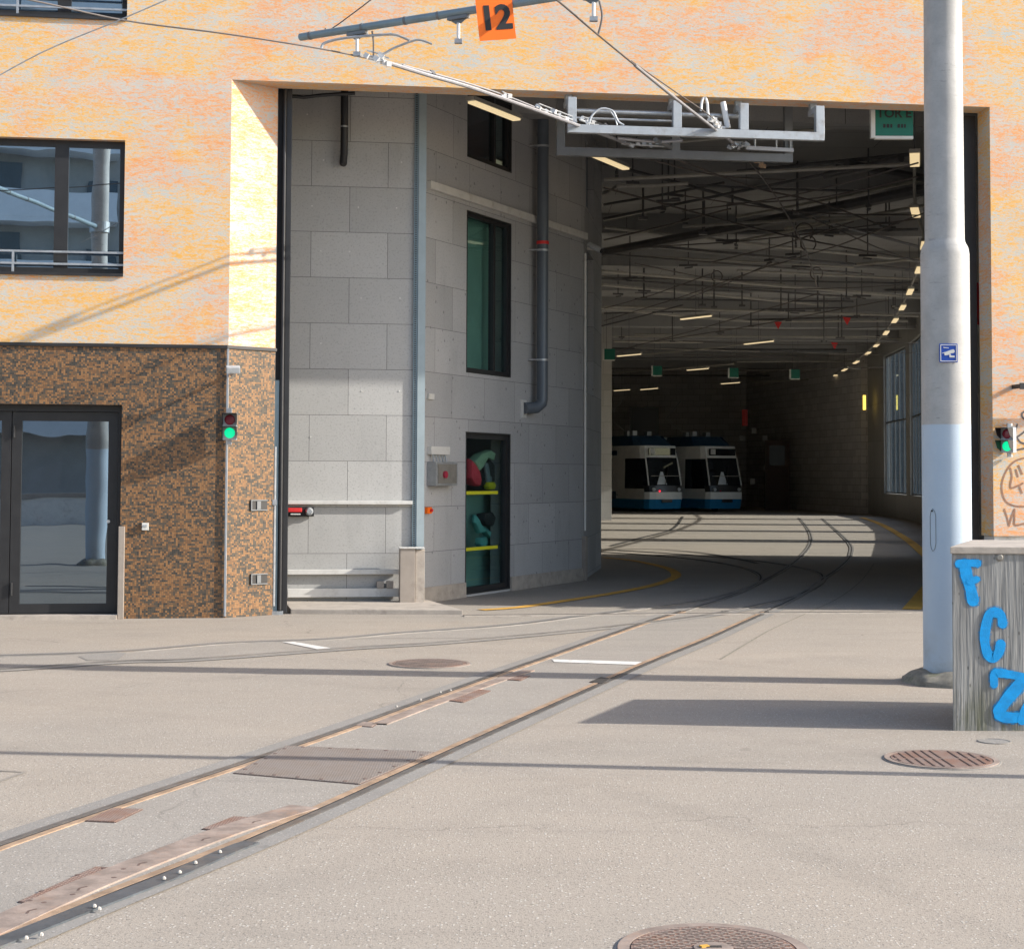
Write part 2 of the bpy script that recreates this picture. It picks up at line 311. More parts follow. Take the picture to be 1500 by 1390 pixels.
# ------------------------------------------------------------------ mesh builder
class MB:
    def __init__(s): s.v = []; s.f = []; s.m = []
    def face(s, pts, mi=0):
        b = len(s.v); s.v += [tuple(p) for p in pts]; s.f.append(tuple(range(b, b+len(pts)))); s.m.append(mi)
    def mesh(s, vs, fs, mi=0):
        b = len(s.v); s.v += [tuple(p) for p in vs]
        for f in fs: s.f.append(tuple(b+i for i in f)); s.m.append(mi)
    def box(s, c, sz, rz=0.0, rx=0.0, mi=0, M4=None):
        c = V(c); h = V(sz)/2
        R = Matrix.Rotation(rz, 3, 'Z') @ Matrix.Rotation(rx, 3, 'X') if M4 is None else M4
        vs = [c + R @ V((sx*h.x, sy*h.y, sz_*h.z)) for sx in (-1, 1) for sy in (-1, 1) for sz_ in (-1, 1)]
        s.mesh(vs, [(0, 1, 3, 2), (4, 6, 7, 5), (0, 4, 5, 1), (2, 3, 7, 6), (0, 2, 6, 4), (1, 5, 7, 3)], mi)
    def fbox(s, u0, u1, v0, v1, z0, z1, mi=0):          # box in the facade frame
        s.box(FW((u0+u1)/2, (v0+v1)/2, (z0+z1)/2), (abs(u1-u0), abs(v1-v0), abs(z1-z0)), ALF, 0, mi)
    def bar(s, p0, p1, w, h=None, mi=0):                # square bar between two points
        p0, p1 = V(p0), V(p1); h = h or w; d = p1-p0; L = d.length; z = d.normalized()
        up = V((0, 0, 1)) if abs(z.z) < .95 else V((0, 1, 0)); x = z.cross(up).normalized(); y = x.cross(z).normalized()
        s.box((p0+p1)/2, (w, L, h), M4=Matrix((x, z, y)).transposed(), mi=mi)
    def tube(s, pts, r, n=10, mi=0, caps=True):
        pts = [V(p) for p in pts]; rs = r if isinstance(r, (list, tuple)) else [r]*len(pts)
        rings = []; px = None
        for i, p in enumerate(pts):
            if i == 0: d = pts[1]-p
            elif i == len(pts)-1: d = p-pts[i-1]
            else: d = (pts[i+1]-p).normalized()+(p-pts[i-1]).normalized()
            d.normalize()
            if px is None:
                up = V((0, 0, 1)) if abs(d.z) < .9 else V((0, 1, 0)); x = d.cross(up).normalized()
            else: x = (px - d*px.dot(d)).normalized()
            px = x; y = x.cross(d)
            rings.append([p + (x*math.cos(2*math.pi*k/n)+y*math.sin(2*math.pi*k/n))*rs[i] for k in range(n)])
        vs = [q for g in rings for q in g]; fs = []
        for i in range(len(rings)-1):
            for k in range(n):
                fs.append((i*n+k, i*n+(k+1) % n, (i+1)*n+(k+1) % n, (i+1)*n+k))
        if caps: fs.append(tuple(range(n))); fs.append(tuple((len(rings)-1)*n+k for k in range(n)))
        s.mesh(vs, fs, mi)
    def lathe(s, c, prof, n=32, mi=0):                  # prof: (radius, z)
        c = V(c); vs = []; fs = []
        for r, z in prof:
            vs += [c+V((r*math.cos(2*math.pi*k/n), r*math.sin(2*math.pi*k/n), z)) for k in range(n)]
        for i in range(len(prof)-1):
            for k in range(n): fs.append((i*n+k, i*n+(k+1) % n, (i+1)*n+(k+1) % n, (i+1)*n+k))
        fs.append(tuple(range(n))); fs.append(tuple((len(prof)-1)*n+k for k in range(n)))
        s.mesh(vs, fs, mi)
    def prism(s, poly, depth, mi=0):                    # poly: 3-D points (planar); depth: vector
        d = V(depth); n = len(poly); vs = [V(p) for p in poly]+[V(p)+d for p in poly]
        fs = [tuple(range(n)), tuple(range(n, 2*n))]+[(i, (i+1) % n, n+(i+1) % n, n+i) for i in range(n)]
        s.mesh(vs, fs, mi)
    def sheet(s, poly, z, mi=0): s.face([(p[0], p[1], z) for p in poly], mi)
    def ribbon(s, pts, a, b, z, thick=0.0, mi=0):       # strip along a ground path between lateral offsets a and b
        L = []; n = len(pts)
        for i, p in enumerate(pts):
            d = (pts[min(i+1, n-1)]-pts[max(i-1, 0)]); d = V((d.x, d.y, 0)).normalized(); nr = V((d.y, -d.x, 0))
            L.append((p+nr*a, p+nr*b))
        vs = []; fs = []
        for q0, q1 in L: vs += [(q0.x, q0.y, z), (q1.x, q1.y, z)]
        for i in range(n-1): fs.append((2*i, 2*i+1, 2*i+3, 2*i+2))
        if thick:
            m = len(vs); vs += [(x, y, z-thick) for x, y, _ in vs]
            for i in range(n-1):
                fs.append((2*i, 2*i+2, m+2*i+2, m+2*i)); fs.append((2*i+1, m+2*i+1, m+2*i+3, 2*i+3))
        s.mesh(vs, fs, mi)
    def stroke(s, pts, w, nrm, mi=0, seg=8):            # painted stroke with round ends on a plane of normal nrm
        pts = [V(p) for p in pts]; nr = V(nrm).normalized(); n = len(pts); Lf = []; Rt = []
        for i in range(n):
            d = (pts[min(i+1, n-1)]-pts[max(i-1, 0)]).normalized(); sd = d.cross(nr); ww = (w[i] if isinstance(w, (list, tuple)) else w)/2
            Lf.append(pts[i]+sd*ww); Rt.append(pts[i]-sd*ww)
        d1 = (pts[-1]-pts[-2]).normalized(); sd = d1.cross(nr); ww = (w[-1] if isinstance(w, (list, tuple)) else w)/2
        cap1 = [pts[-1]+sd*ww*math.cos(a)+d1*ww*math.sin(a) for a in [math.pi*k/seg for k in range(1, seg)]]
        d0 = (pts[0]-pts[1]).normalized(); sd = d0.cross(nr); ww = (w[0] if isinstance(w, (list, tuple)) else w)/2
        cap0 = [pts[0]+sd*ww*math.cos(a)+d0*ww*math.sin(a) for a in [math.pi*k/seg for k in range(1, seg)]]
        vs = []
        for a, b in zip(Lf, Rt): vs += [a, b]
        fs = [(2*i, 2*i+1, 2*i+3, 2*i+2) for i in range(n-1)]
        s.mesh(vs, fs, mi); s.face([Lf[-1]]+cap1+[Rt[-1]], mi); s.face([Rt[0]]+cap0+[Lf[0]], mi)
    def build(s, name, mats, parent=None, local=False, smooth=False, bevel=0.0, origin=None, bseg=2, recalc=True):
        if not isinstance(mats, (list, tuple)): mats = [mats]
        me = bpy.data.meshes.new(name); off = V((0, 0, 0))
        if origin is not None: off = V(origin)
        elif parent is not None and not local: off = WLOC[parent.name]
        me.from_pydata([tuple(V(p)-off) for p in s.v], [], s.f)
        for m in mats: me.materials.append(M[m] if isinstance(m, str) else m)
        for p, k in zip(me.polygons, s.m): p.material_index = k
        bm = bmesh.new(); bm.from_mesh(me); bmesh.ops.remove_doubles(bm, verts=bm.verts, dist=1e-6)
        if recalc: bmesh.ops.recalc_face_normals(bm, faces=bm.faces)
        if bevel: bmesh.ops.bevel(bm, geom=[e for e in bm.edges if len(e.link_faces) == 2 and e.calc_face_angle(0) > .6], offset=bevel, segments=bseg, affect='EDGES', profile=.7)
        uvl = bm.loops.layers.uv.new('UVMap')
        for f in bm.faces:
            n = f.normal
            if abs(n.z) > .7: t, b = V((1, 0, 0)), V((0, 1, 0))
            else:
                t = V((-n.y, n.x, 0)).normalized(); b = V((0, 0, 1))
                if t.x < -1e-6 or (abs(t.x) < 1e-6 and t.y < 0): t = -t
            for l in f.loops: w = l.vert.co+off; l[uvl].uv = (w.dot(t), w.dot(b))
            f.smooth = smooth
        bm.to_mesh(me); bm.free()
        if smooth:
            try: me.set_sharp_from_angle(angle=math.radians(38))
            except Exception: pass
        o = bpy.data.objects.new(name, me); COL.objects.link(o)
        if parent is not None:
            o.parent = parent
            WLOC[o.name] = WLOC[parent.name] if not local else V((0, 0, 0))
        else:
            o.location = off; WLOC[o.name] = off
        if parent is None and origin is None: WLOC[o.name] = V((0, 0, 0))
        return o
WLOC = {}
def thing(name, label, cat, loc, group=None, rz=0.0, kind=None):
    o = bpy.data.objects.new(name, None); COL.objects.link(o); o.location = loc; o.rotation_euler.z = rz; o.empty_display_size = .1
    WLOC[o.name] = V(loc); o['label'] = label; o['category'] = cat
    if group: o['group'] = group
    if kind: o['kind'] = kind
    return o
def tag(o, label, cat, group=None, kind=None):
    o['label'] = label; o['category'] = cat
    if group: o['group'] = group
    if kind: o['kind'] = kind
    return o
def struct(o, label=None, cat=None):
    o['kind'] = 'structure'
    if label: o['label'] = label
    if cat: o['category'] = cat
    return o
def copy_tree(o, parent=None):
    c = o.copy(); COL.objects.link(c); c.parent = parent
    for ch in list(o.children): copy_tree(ch, c)
    return c
def text_mesh(mb, body, size, org, ax, ay, out, bold=.0, mi=0, sx=1.0, depth=.002):
    cu = bpy.data.curves.new('lettering', 'FONT'); cu.body = body; cu.size = size; cu.offset = bold; cu.extrude = 0.0; cu.resolution_u = 4
    cu.align_x = 'CENTER'; cu.align_y = 'CENTER'
    o = bpy.data.objects.new('lettering', cu); COL.objects.link(o); dg = bpy.context.evaluated_depsgraph_get()
    me = bpy.data.meshes.new_from_object(o.evaluated_get(dg)); ax, ay, out, org = V(ax), V(ay), V(out), V(org)
    mb.mesh([org+ax*v.co.x*sx+ay*v.co.y+out*depth for v in me.vertices], [tuple(p.vertices) for p in me.polygons], mi)
    bpy.data.objects.remove(o); bpy.data.curves.remove(cu); bpy.data.meshes.remove(me)
def wall(mb, p0, p1, z0, z1, holes=(), thick=.3, mi=0, ri=0, back=True):
    """upright wall from p0 to p1 with rectangular holes (d0,d1,z0,z1); thickness to the left of p0->p1"""
    p0 = V((p0[0], p0[1], 0)); p1 = V((p1[0], p1[1], 0)); e = (p1-p0); L = e.length; e.normalize(); n = V((-e.y, e.x, 0))*thick
    xs = sorted({0, L, *[h[0] for h in holes], *[h[1] for h in holes]}); zs = sorted({z0, z1, *[h[2] for h in holes], *[h[3] for h in holes]})
    xs = [x for x in xs if 0 <= x <= L]; zs = [z for z in zs if z0 <= z <= z1]
    def P(x, z, b): return p0+e*x+V((0, 0, z))+(n if b else V((0, 0, 0)))
    for i in range(len(xs)-1):
        for j in range(len(zs)-1):
            xc, zc = (xs[i]+xs[i+1])/2, (zs[j]+zs[j+1])/2
            if any(h[0] < xc < h[1] and h[2] < zc < h[3] for h in holes): continue
            for b in ((0, 1) if back else (0,)):
                mb.face([P(xs[i], zs[j], b), P(xs[i+1], zs[j], b), P(xs[i+1], zs[j+1], b), P(xs[i], zs[j+1], b)], mi)
    rects = [(0, L, z0, z1)]+list(holes)
    for k, (a, b_, c, d) in enumerate(rects):
        r = ri if k else mi
        sides = [((a, c), (b_, c)), ((a, d), (b_, d)), ((a, c), (a, d)), ((b_, c), (b_, d))]
        for si, (q, w) in enumerate(sides):
            if k and ((si == 0 and c <= z0) or (si == 1 and d >= z1) or (si == 2 and a <= 0) or (si == 3 and b_ >= L)): continue
            mb.face([P(q[0], q[1], 0), P(w[0], w[1], 0), P(w[0], w[1], 1), P(q[0], q[1], 1)], r)
def smooth_path(pts, n=8):
    out = []; P = [pts[0]]+list(pts)+[pts[-1]]
    for i in range(1, len(P)-2):
        a, b, c, d = P[i-1], P[i], P[i+1], P[i+2]
        for k in range(n):
            t = k/n
            out.append(.5*((2*b)+(c-a)*t+(2*a-5*b+4*c-d)*t*t+(3*b-a-3*c+d)*t**3))
    out.append(P[-2].copy()); return out

# ================================================================== SETTING: ground
mb = MB(); mb.face([(-260, -220, 0), (260, -220, 0), (260, 260, 0), (-260, 260, 0)])
struct(mb.build('ground', 'asphalt'))

# ---- tracks
UR = FP(1453, 500)[0]
def gp(l): return smooth_path([G(*q) for q in l], 10)
def rails(label, cat_label, PLs, PRs, dz=0.0):
    L = gp(PLs); R_ = gp(PRs)
    org = L[0].copy()
    t = thing('tram_track', label, 'tram track', org, 'tram tracks set in the asphalt', kind='structure')
    n = min(len(L), len(R_))
    # bed
    mb = MB(); k = 60
    def res(P, k):
        d = [0]
        for i in range(1, len(P)): d.append(d[-1]+(P[i]-P[i-1]).length)
        out = []
        for j in range(k):
            s_ = d[-1]*j/(k-1); i = next(i for i in range(1, len(d)) if d[i] >= s_-1e-9); f = (s_-d[i-1])/max(1e-9, d[i]-d[i-1]); out.append(P[i-1].lerp(P[i], f))
        return out
    a, b = res(L, k), res(R_, k)
    vs = []
    a = [p for p in a if p.y < 19.75]; b = b[:len(a)]; k = len(a)
    for p, q in zip(a, b): vs += [(p.x, p.y, .004-dz), (q.x, q.y, .004-dz)]
    mb.mesh(vs, [(2*i, 2*i+1, 2*i+3, 2*i+2) for i in range(k-1)])
    mb.build('track_bed', 'bed', t)
    for P0, s_ in ((L, 1), (R_, -1)):
        mb = MB(); P = [p for p in P0 if p.y < 20.2]; Q = [p for p in P0 if p.y > 19.6]
        mb.ribbon(Q, -s_*.035, s_*.0, .0115+dz, .01, 4); mb.ribbon(Q, s_*.005, s_*.030, .0085+dz, 0, 2); mb.ribbon(Q, s_*.030, s_*.062, .0115+dz, .01, 4)
        mb.ribbon(P, -s_*.15, -s_*.045, .006-dz*.4, 0, 0)            # asphalt seam outside
        mb.ribbon(P, -s_*.040, s_*.0, .008+dz, .01, 1)          # running head
        mb.ribbon(P, s_*.0, s_*.018, .0065+dz, 0, 2)             # groove
        mb.ribbon(P, s_*.018, s_*.058, .008+dz, .01, 3)           # rusty lip
        mb.build('rail', ['patch', 'rail', 'groove', 'rust' if not dz else 'rail2', 'rail2'], t)
    return L, R_
TA = rails('curved tram track running from the lower left corner into the hall beneath the orange 12 sign', '',
      [(-260, 1335), (-120, 1286), (0, 1240), (180, 1178), (360, 1118), (530, 1060), (696, 1000), (802, 963), (884, 934), (950, 911), (1003, 894.5), (1060, 876), (1107, 856), (1162, 824), (1186, 797), (1184, 778), (1170, 759)],
      [(-160, 1440), (-60, 1402), (0, 1378), (160, 1313), (330, 1246), (480, 1182), (607, 1124), (740, 1064), (884, 1000), (955, 969), (1036, 936), (1084, 914), (1122, 897), (1172, 873), (1206, 849), (1234, 829), (1247, 812), (1241, 792), (1205, 760)])
TC = rails('tram track crossing the forecourt from the left edge and bending left inside the hall', '',
      [(-260, 969), (0, 961.5), (183, 955), (333, 943), (480, 937), (588, 928), (740, 917), (838, 905), (924, 894.5), (1000, 884), (1058, 873), (1098, 860), (1112, 850), (1108, 840), (1080, 830), (1020, 820), (930, 812), (860, 808)],
      [(-260, 993), (0, 981), (180, 969), (283, 966), (508, 950), (640, 942), (780, 930), (900, 918), (1000, 906), (1076, 894.5), (1120, 885), (1160, 876), (1192, 862), (1206, 850), (1202, 840), (1176, 832), (1110, 822), (1010, 813), (900, 806), (850, 803)], .0015)
# third, fainter groove pair to the right
t = thing('tram_track', 'faint mossy track groove to the right of the main track in front of the hall', 'tram track', G(1160, 898), 'tram tracks set in the asphalt', kind='structure')
mb = MB(); mb.ribbon(gp([(1055, 966), (1090, 945), (1130, 922), (1180, 899), (1230, 875), (1262, 850), (1280, 826)]), -.008, .012, .0045)
mb.build('rail', 'moss', t)
# short grooves in the hall floor
for k, (pts, lab) in enumerate((([(880, 806), (960, 805), (1040, 812), (1110, 826)], 'thin rail groove curving left across the sunlit strip of the hall floor'),
                                ([(895, 800), (940, 788), (985, 775), (1000, 757)], 'dark oblique rail groove at the far left of the sunlit hall floor'))):
    mb = MB(); P_ = gp(pts); mb.ribbon(P_, -.05, .05, .013); o = mb.build('rail_groove', 'groove', origin=P_[0]); struct(o, lab, 'rail groove')

# ---- yellow lines, white lines, threshold
mb = MB(); mb.ribbon(gp([(705, 894), (760, 890), (830, 880), (900, 869), (955, 858), (985, 848), (990, 841), (975, 832), (930, 822), (885, 817)]), -.08, .08, .0080)
struct(mb.build('yellow_line', 'yellow', origin=G(705, 894)), 'yellow clearance line curving past the glass door into the hall', 'road marking')
mb = MB(); mb.ribbon(gp([(1335, 893), (1352, 872), (1368, 850), (1372, 830), (1350, 808), (1325, 788), (1290, 768), (1262, 758)]), -.11, .11, .0080)
struct(mb.build('yellow_line', 'yellow', origin=G(1335, 893)), 'yellow clearance line along the right side of the hall behind the mast', 'road marking')
def quadsheet(name, pts, mat, z, label, cat, group=None, thick=0.0, st=False):
    q = [G(*p) for p in pts]; mb = MB()
    if thick: mb.prism([(p.x, p.y, z-thick) for p in q], (0, 0, thick))
    else: mb.sheet(q, z)
    o = mb.build(name, mat, origin=q[0]); tag(o, label, cat, group)
    if st: o['kind'] = 'structure'
    return o
quadsheet('white_line', [(413, 941), (432, 941), (487, 950.5), (466, 952)], 'line', .0076, 'short white bar painted across the left track in front of the concrete wall', 'road marking', 'white bars across the tracks', st=True)
quadsheet('white_line', [(808, 966.5), (944, 970.5), (936, 975), (812, 970.5)], 'line', .0076, 'short white bar painted across the main track near the hall entrance', 'road marking', 'white bars across the tracks', st=True)
mb = MB(); mb.fbox(2.65, UR-.15, -.10, .04, -.02, .010); struct(mb.build('gate_threshold', 'kerb', origin=FW(3, 0, 0)), 'flat concrete sill across the hall entrance', 'sill')
mb = MB(); mb.fbox(2.65, UR-.15, -.015, .015, .0, .014); struct(mb.build('drain_slot', 'groove', origin=FW(3, 0, 0)), 'narrow dark drain slot across the hall entrance', 'drain')

# ---- cover plates between the rails
def plate(name, pts, mat, label, cat='cover plate', group='steel covers between the rails', z=.0098, bolts=0, slots=True):
    q = [G(*p) for p in pts]; t = thing(name, label, cat, q[0], group)
    mb = MB(); mb.prism([(p.x, p.y, z-.007) for p in q], (0, 0, .007)); mb.build('plate', mat, t)
    mb = MB(); c = sum(q, V())/len(q)
    for i in range(len(q)): 
        a, b = q[i], q[(i+1) % len(q)]; d = (b-a).normalized(); nn = V((-d.y, d.x, 0))*.006
        mb.prism([(a.x-nn.x, a.y-nn.y, z-.008), (b.x-nn.x, b.y-nn.y, z-.008), (b.x+nn.x, b.y+nn.y, z-.008), (a.x+nn.x, a.y+nn.y, z-.008)], (0, 0, .0055))
    mb.build('edge_joint', 'ironslot', t)
    if bolts:
        for i in range(len(q)):
            a, b = q[i], q[(i+1) % len(q)]
            for k in range(bolts):
                mb = MB(); p = a.lerp(b, (k+.5)/bolts).lerp(c, .06); mb.lathe((p.x, p.y, z), [(.013, 0), (.011, .002)], 8); mb.build('bolt', 'ironslot', t)
    return t
plate('cover_plate', [(343, 1134), (420, 1094), (636, 1103), (526, 1150)], 'check', 'large chequered steel plate spanning the main track', bolts=5)
plate('drain_grate', [(126, 1204), (165, 1186), (208, 1187), (168, 1206)], 'cast', 'small rusty grate beside the left rail near the left edge', 'drain grate')
plate('drain_grate', [(297, 1216), (342, 1198), (378, 1200), (335, 1220)], 'cast', 'small rusty grate above the brown strip of the right rail', 'drain grate')
plate('cover_plate', [(28, 1323), (140, 1272), (200, 1276), (72, 1329)], 'cast', 'rust coloured plate at the lower left with a bright orange edge', bolts=2)
plate('cover_plate', [(521, 1064), (532, 1059), (553, 1060), (545, 1066)], 'brownplate', 'tiny brown plate beside the left rail above the chequered plate')
plate('cover_plate', [(648, 1026), (690, 1010), (718, 1013), (678, 1030)], 'cast', 'small rusty plate beside the left rail near the thick mast shadow')
plate('cover_plate', [(735, 996), (752, 989), (776, 991), (762, 998)], 'cast', 'small rusty plate beside the left rail within the thick mast shadow')
plate('cover_plate', [(864, 1000), (880, 993), (893, 995), (882, 1003)], 'groove', 'small dark plate on the right rail near the thick mast shadow')
t = thing('switch_cover', 'long brown bolted steel strip along the right rail at the lower left', 'rail cover', G(0, 1362))
Pp = gp([(-130, 1418), (0, 1358), (150, 1291), (330, 1221), (448, 1184)])
mb = MB(); mb.ribbon(Pp, -.085, .070, .0115, .008); mb.build('strip', 'brownplate', t)
for i in range(3, len(Pp)-3, 5):
    mb = MB(); p = Pp[i]; d = (Pp[i+1]-Pp[i-1]).normalized(); nr = V((d.y, -d.x, 0)); q = p+nr*.01
    mb.stroke([(q+d*.03+V((0, 0, .0125))), (q-nr*.012+V((0, 0, .0125))), (q-d*.03+V((0, 0, .0125)))], .010, (0, 0, 1)); mb.build('slot', 'ironslot', t)
mb = MB(); mb.ribbon(gp([(-140, 1434), (0, 1380), (120, 1333), (240, 1287), (330, 1248), (362, 1236)]), -.022, .062, .0135, .009); tag(mb.build('switch_tongue', 'tongue', origin=G(0, 1380)), 'dark blue grey steel tongue between the brown strip and the asphalt', 'switch tongue')
t = thing('switch_cover', 'narrow brown steel strip along the left rail below the round cover', 'rail cover', G(553, 1063))
mb = MB(); mb.ribbon(gp([(556, 1062), (640, 1030), (735, 996), (775, 983)]), -.05, .05, .0115, .008); mb.build('strip', 'brownplate', t)
for k, (x, y) in enumerate(((38, 1378), (60, 1373), (145, 1335), (138, 1331), (240, 1290), (263, 1281), (322, 1251), (286, 1267), (645, 1016), (660, 1013), (616, 1027), (581, 1037))):
    p = G(x, y, .009); mb = MB(); mb.lathe(p, [(.003, .005), (.009, .008), (.008, .015), (.003, .019)], 7)
    tag(mb.build('pebble', 'litter', origin=p), 'white pebbles lying in the rail groove', 'pebble', 'white pebbles in the rail grooves')

# ---- manhole covers
def manhole(c, r, label, bars=False, hub=False, rim=.03):
    t = thing('manhole_cover', label, 'manhole cover', c)
    mb = MB(); mb.lathe(c+V((0, 0, .001)), [(r, 0), (r, .008), (r-rim, .008), (r-rim, .003)], 56); mb.build('rim', 'brownplate', t)
    mb = MB(); mb.lathe(c+V((0, 0, .0015)), [(r+.012, 0), (r+.01, .0025)], 56); mb.build('collar', 'patch', t)
    mb = MB(); mb.lathe(c+V((0, 0, .0035)), [(r-rim-.006, 0), (r-rim-.006, .006)], 56); mb.build('lid', 'cast', t)
    mb = MB(); st = .042
    rr = r-rim-.02
    if bars:
        k = -int(rr/.05)
        while k*.05 < rr:
            x = k*.05; h = math.sqrt(max(0, rr*rr-x*x))
            if h > .03 and not (.02 < x < .1):
                for s_ in (-1, 1): mb.box(c+V((x, s_*(h/2+.008), .0115)), (.009, h-.016, .003))
            k += 1
        mb.build('slots', 'ironslot', t)
    else:
        n = int(rr/st)+1
        for i in range(-n, n+1):
            for j in range(-n*2, n*2+1):
                x = (i+.5*(j % 2))*st; y = j*st*.5
                if x*x+y*y < rr*rr and (not hub or x*x+y*y > .075**2): mb.box(c+V((x, y, .0115)), (.026, .010, .004))
        mb.build('studs', 'brownplate', t)
    if hub:
        mb = MB(); mb.lathe(c+V((0, 0, .0095)), [(.068, 0), (.066, .005), (.05, .006)], 24); mb.build('hub', 'brownplate', t)
        mb = MB(); mb.box(c+V((0, 0, .0165)), (.055, .018, .003)); mb.build('key_slot', 'groove', t)
        mb = MB(); mb.box(c+V((-.03, .0, .018)), (.03, .02, .005), .4); mb.build('leaf_scrap', 'yellow', t)
    return t
manhole(G(629, 972.5), .345, 'round rusty manhole cover left of the main track')
manhole(G(1379, 1113), .315, 'slotted round iron cover in front of the graffiti block', bars=True)
manhole(G(1045, 1393), .322, 'large round studded manhole cover at the bottom edge', hub=True, rim=.04)
mb = MB(); c = G(1457, 1086); mb.lathe(c+V((0, 0, .001)), [(.10, 0), (.10, .004), (.088, .004), (.088, .002)], 32)
tag(mb.build('valve_cap', 'patch', origin=c), 'small round street cap at the foot of the graffiti block', 'street cap')

# ---- repair patches and cut lines in the asphalt
for k, (pts, lab) in enumerate((
        ([(0, 1128), (40, 1131), (0, 1146), (-40, 1150), (-40, 1147), (0, 1143), (32, 1131), (0, 1130)], 'faint pointed cut line at the left edge of the asphalt'),
        ([(480, 935), (700, 934), (700, 935.2), (480, 936.4)], 'thin seam beside the left track in front of the glass door'))):
    o = quadsheet('asphalt_seam', pts, 'seam', .003, lab, 'asphalt seam', st=True)
quadsheet('asphalt_patch', [(115, 962), (150, 956), (185, 957), (172, 968), (128, 968)], 'patch', .0055, 'small dark repair patch within the left track', 'asphalt patch', st=True)

# ================================================================== BUILDING
depot = thing('tram_depot', 'large tram depot with mottled orange plaster above brown mosaic and a deep open hall', 'building', A0)
zL = 6.01; zM = 3.02
wz0, wz1 = 3.78, 5.285; wu1 = FP(182, 300)[0]
dz1 = 2.346; du1 = FP(177, 700)[0]
U0, U1 = -16.0, UR+5.0; T = .35; ZT = 13.0
# plaster facade, upper and right
mb = MB()
holes = [(0-U0+wu1-3.4, wu1-U0, wz0, wz1), (wu1-U0-3.4, wu1-U0, 6.64, 8.15), (wu1-U0-9.4, wu1-U0-6, wz0, wz1), (wu1-U0-9.4, wu1-U0-6, 6.64, 8.15)]
wall(mb, FW(U0, 0, 0), FW(0, 0, 0), zM, zL, [h for h in holes if h[3] < zL], T)
wall(mb, FW(U0, 0, 0), FW(U1, 0, 0), zL, ZT, [(a, b, c, d) for a, b, c, d in holes if c > zL]+[(20.5, 24, 8.2, 9.7), (26, 29.5, 8.2, 9.7)], T)
wall(mb, FW(UR, 0, 0), FW(U1, 0, 0), .89, zL, [], T)
# splayed jamb above mosaic
JW = .515
def jamb(mb, z0, z1):
    p, q = FW(0, 0, 0), FW(JW, T, 0); mb.face([p+V((0, 0, z0)), q+V((0, 0, z0)), q+V((0, 0, z1)), p+V((0, 0, z1))])
jamb(mb, zM, zL)
mb.build('plaster_facade', 'plaster', depot, recalc=False)
mb = MB(); wall(mb, FW(UR+.02, .03, 0), FW(U1, .03, 0), -.1, .885, [], T-.06); mb.build('plinth', 'white', depot)
# mosaic
mb = MB(); dhole = (du1-2.39-U0, du1-U0, 0.05, dz1)
wall(mb, FW(U0, .012, 0), FW(-.0, .012, 0), -.1, zM-.03, [(dhole[0], dhole[1], -.1, dhole[3])], T-.02)
p, q = FW(-.003, .012, 0), FW(JW, T+.002, 0)
mb.face([p+V((0, 0, -.1)), q+V((0, 0, -.1)), q+V((0, 0, zM-.03)), p+V((0, 0, zM-.03))])
mb.build('mosaic_wall', 'mosaic', depot, recalc=False)
mb = MB(); mb.prism([FW(U0, -.012, zM-.035), FW(-.01, -.012, zM-.035), FW(JW+.02, T-.01, zM-.035), FW(JW, T+.02, zM-.035), FW(-.02, .02, zM-.035), FW(U0, .02, zM-.035)], (0, 0, .035)); mb.build('drip_edge', 'anth', depot)
# apron sill under door
mb = MB(); mb.fbox(U0, du1-.02, -.10, .12, -.02, .045); mb.build('door_sill', 'kerb', depot)
# facade windows
def facade_window(u0, u1, z0, z1, mull, rail=True):
    mb = MB(); v0, v1 = .10, .17; w = .075
    mb.fbox(u0, u1, v0, v1, z0, z0+w*1.1); mb.fbox(u0, u1, v0, v1, z1-w, z1); mb.fbox(u0, u0+w, v0, v1, z0+w*1.1, z1-w); mb.fbox(u1-w*.8, u1, v0, v1, z0+w*1.1, z1-w)
    for m_ in mull: mb.fbox(m_-.075, m_+.075, v0, v1, z0+w*1.1, z1-w)
    f = mb.build('window', 'anth', depot)
    mb = MB(); mb.fbox(u0+.02, u1-.02, .125, .14, z0+.03, z1-.02); mb.build('pane', 'glassdark', f)
    mb = MB(); mb.fbox(u0, u1, -.03, .10, z0-.015, z0+.015); mb.build('sill', 'anth', f)
    if rail:
        mb = MB()
        for z in (z0+.25, z0+.115): mb.bar(FW(u0, .03, z), FW(u1, .03, z), .022, .022)
        for k in range(3):
            uu = u1-1.19-k*1.1; mb.fbox(uu-.012, uu+.012, .02, .035, z0+.02, z0+.25)
        mb.build('guard_rail', 'steel', f)
um = FP(88, 300)[0]
for dx in (0, -6):
    for z0 in (wz0, 6.64): facade_window(wu1-3.4+dx, wu1+dx, z0, z0+1.505, [um+dx, um-1.1+dx, um-2.0+dx])
for a in (20.5, 26): facade_window(U0+a, U0+a+3.5, 8.2, 9.7, [U0+a+1.7], False)
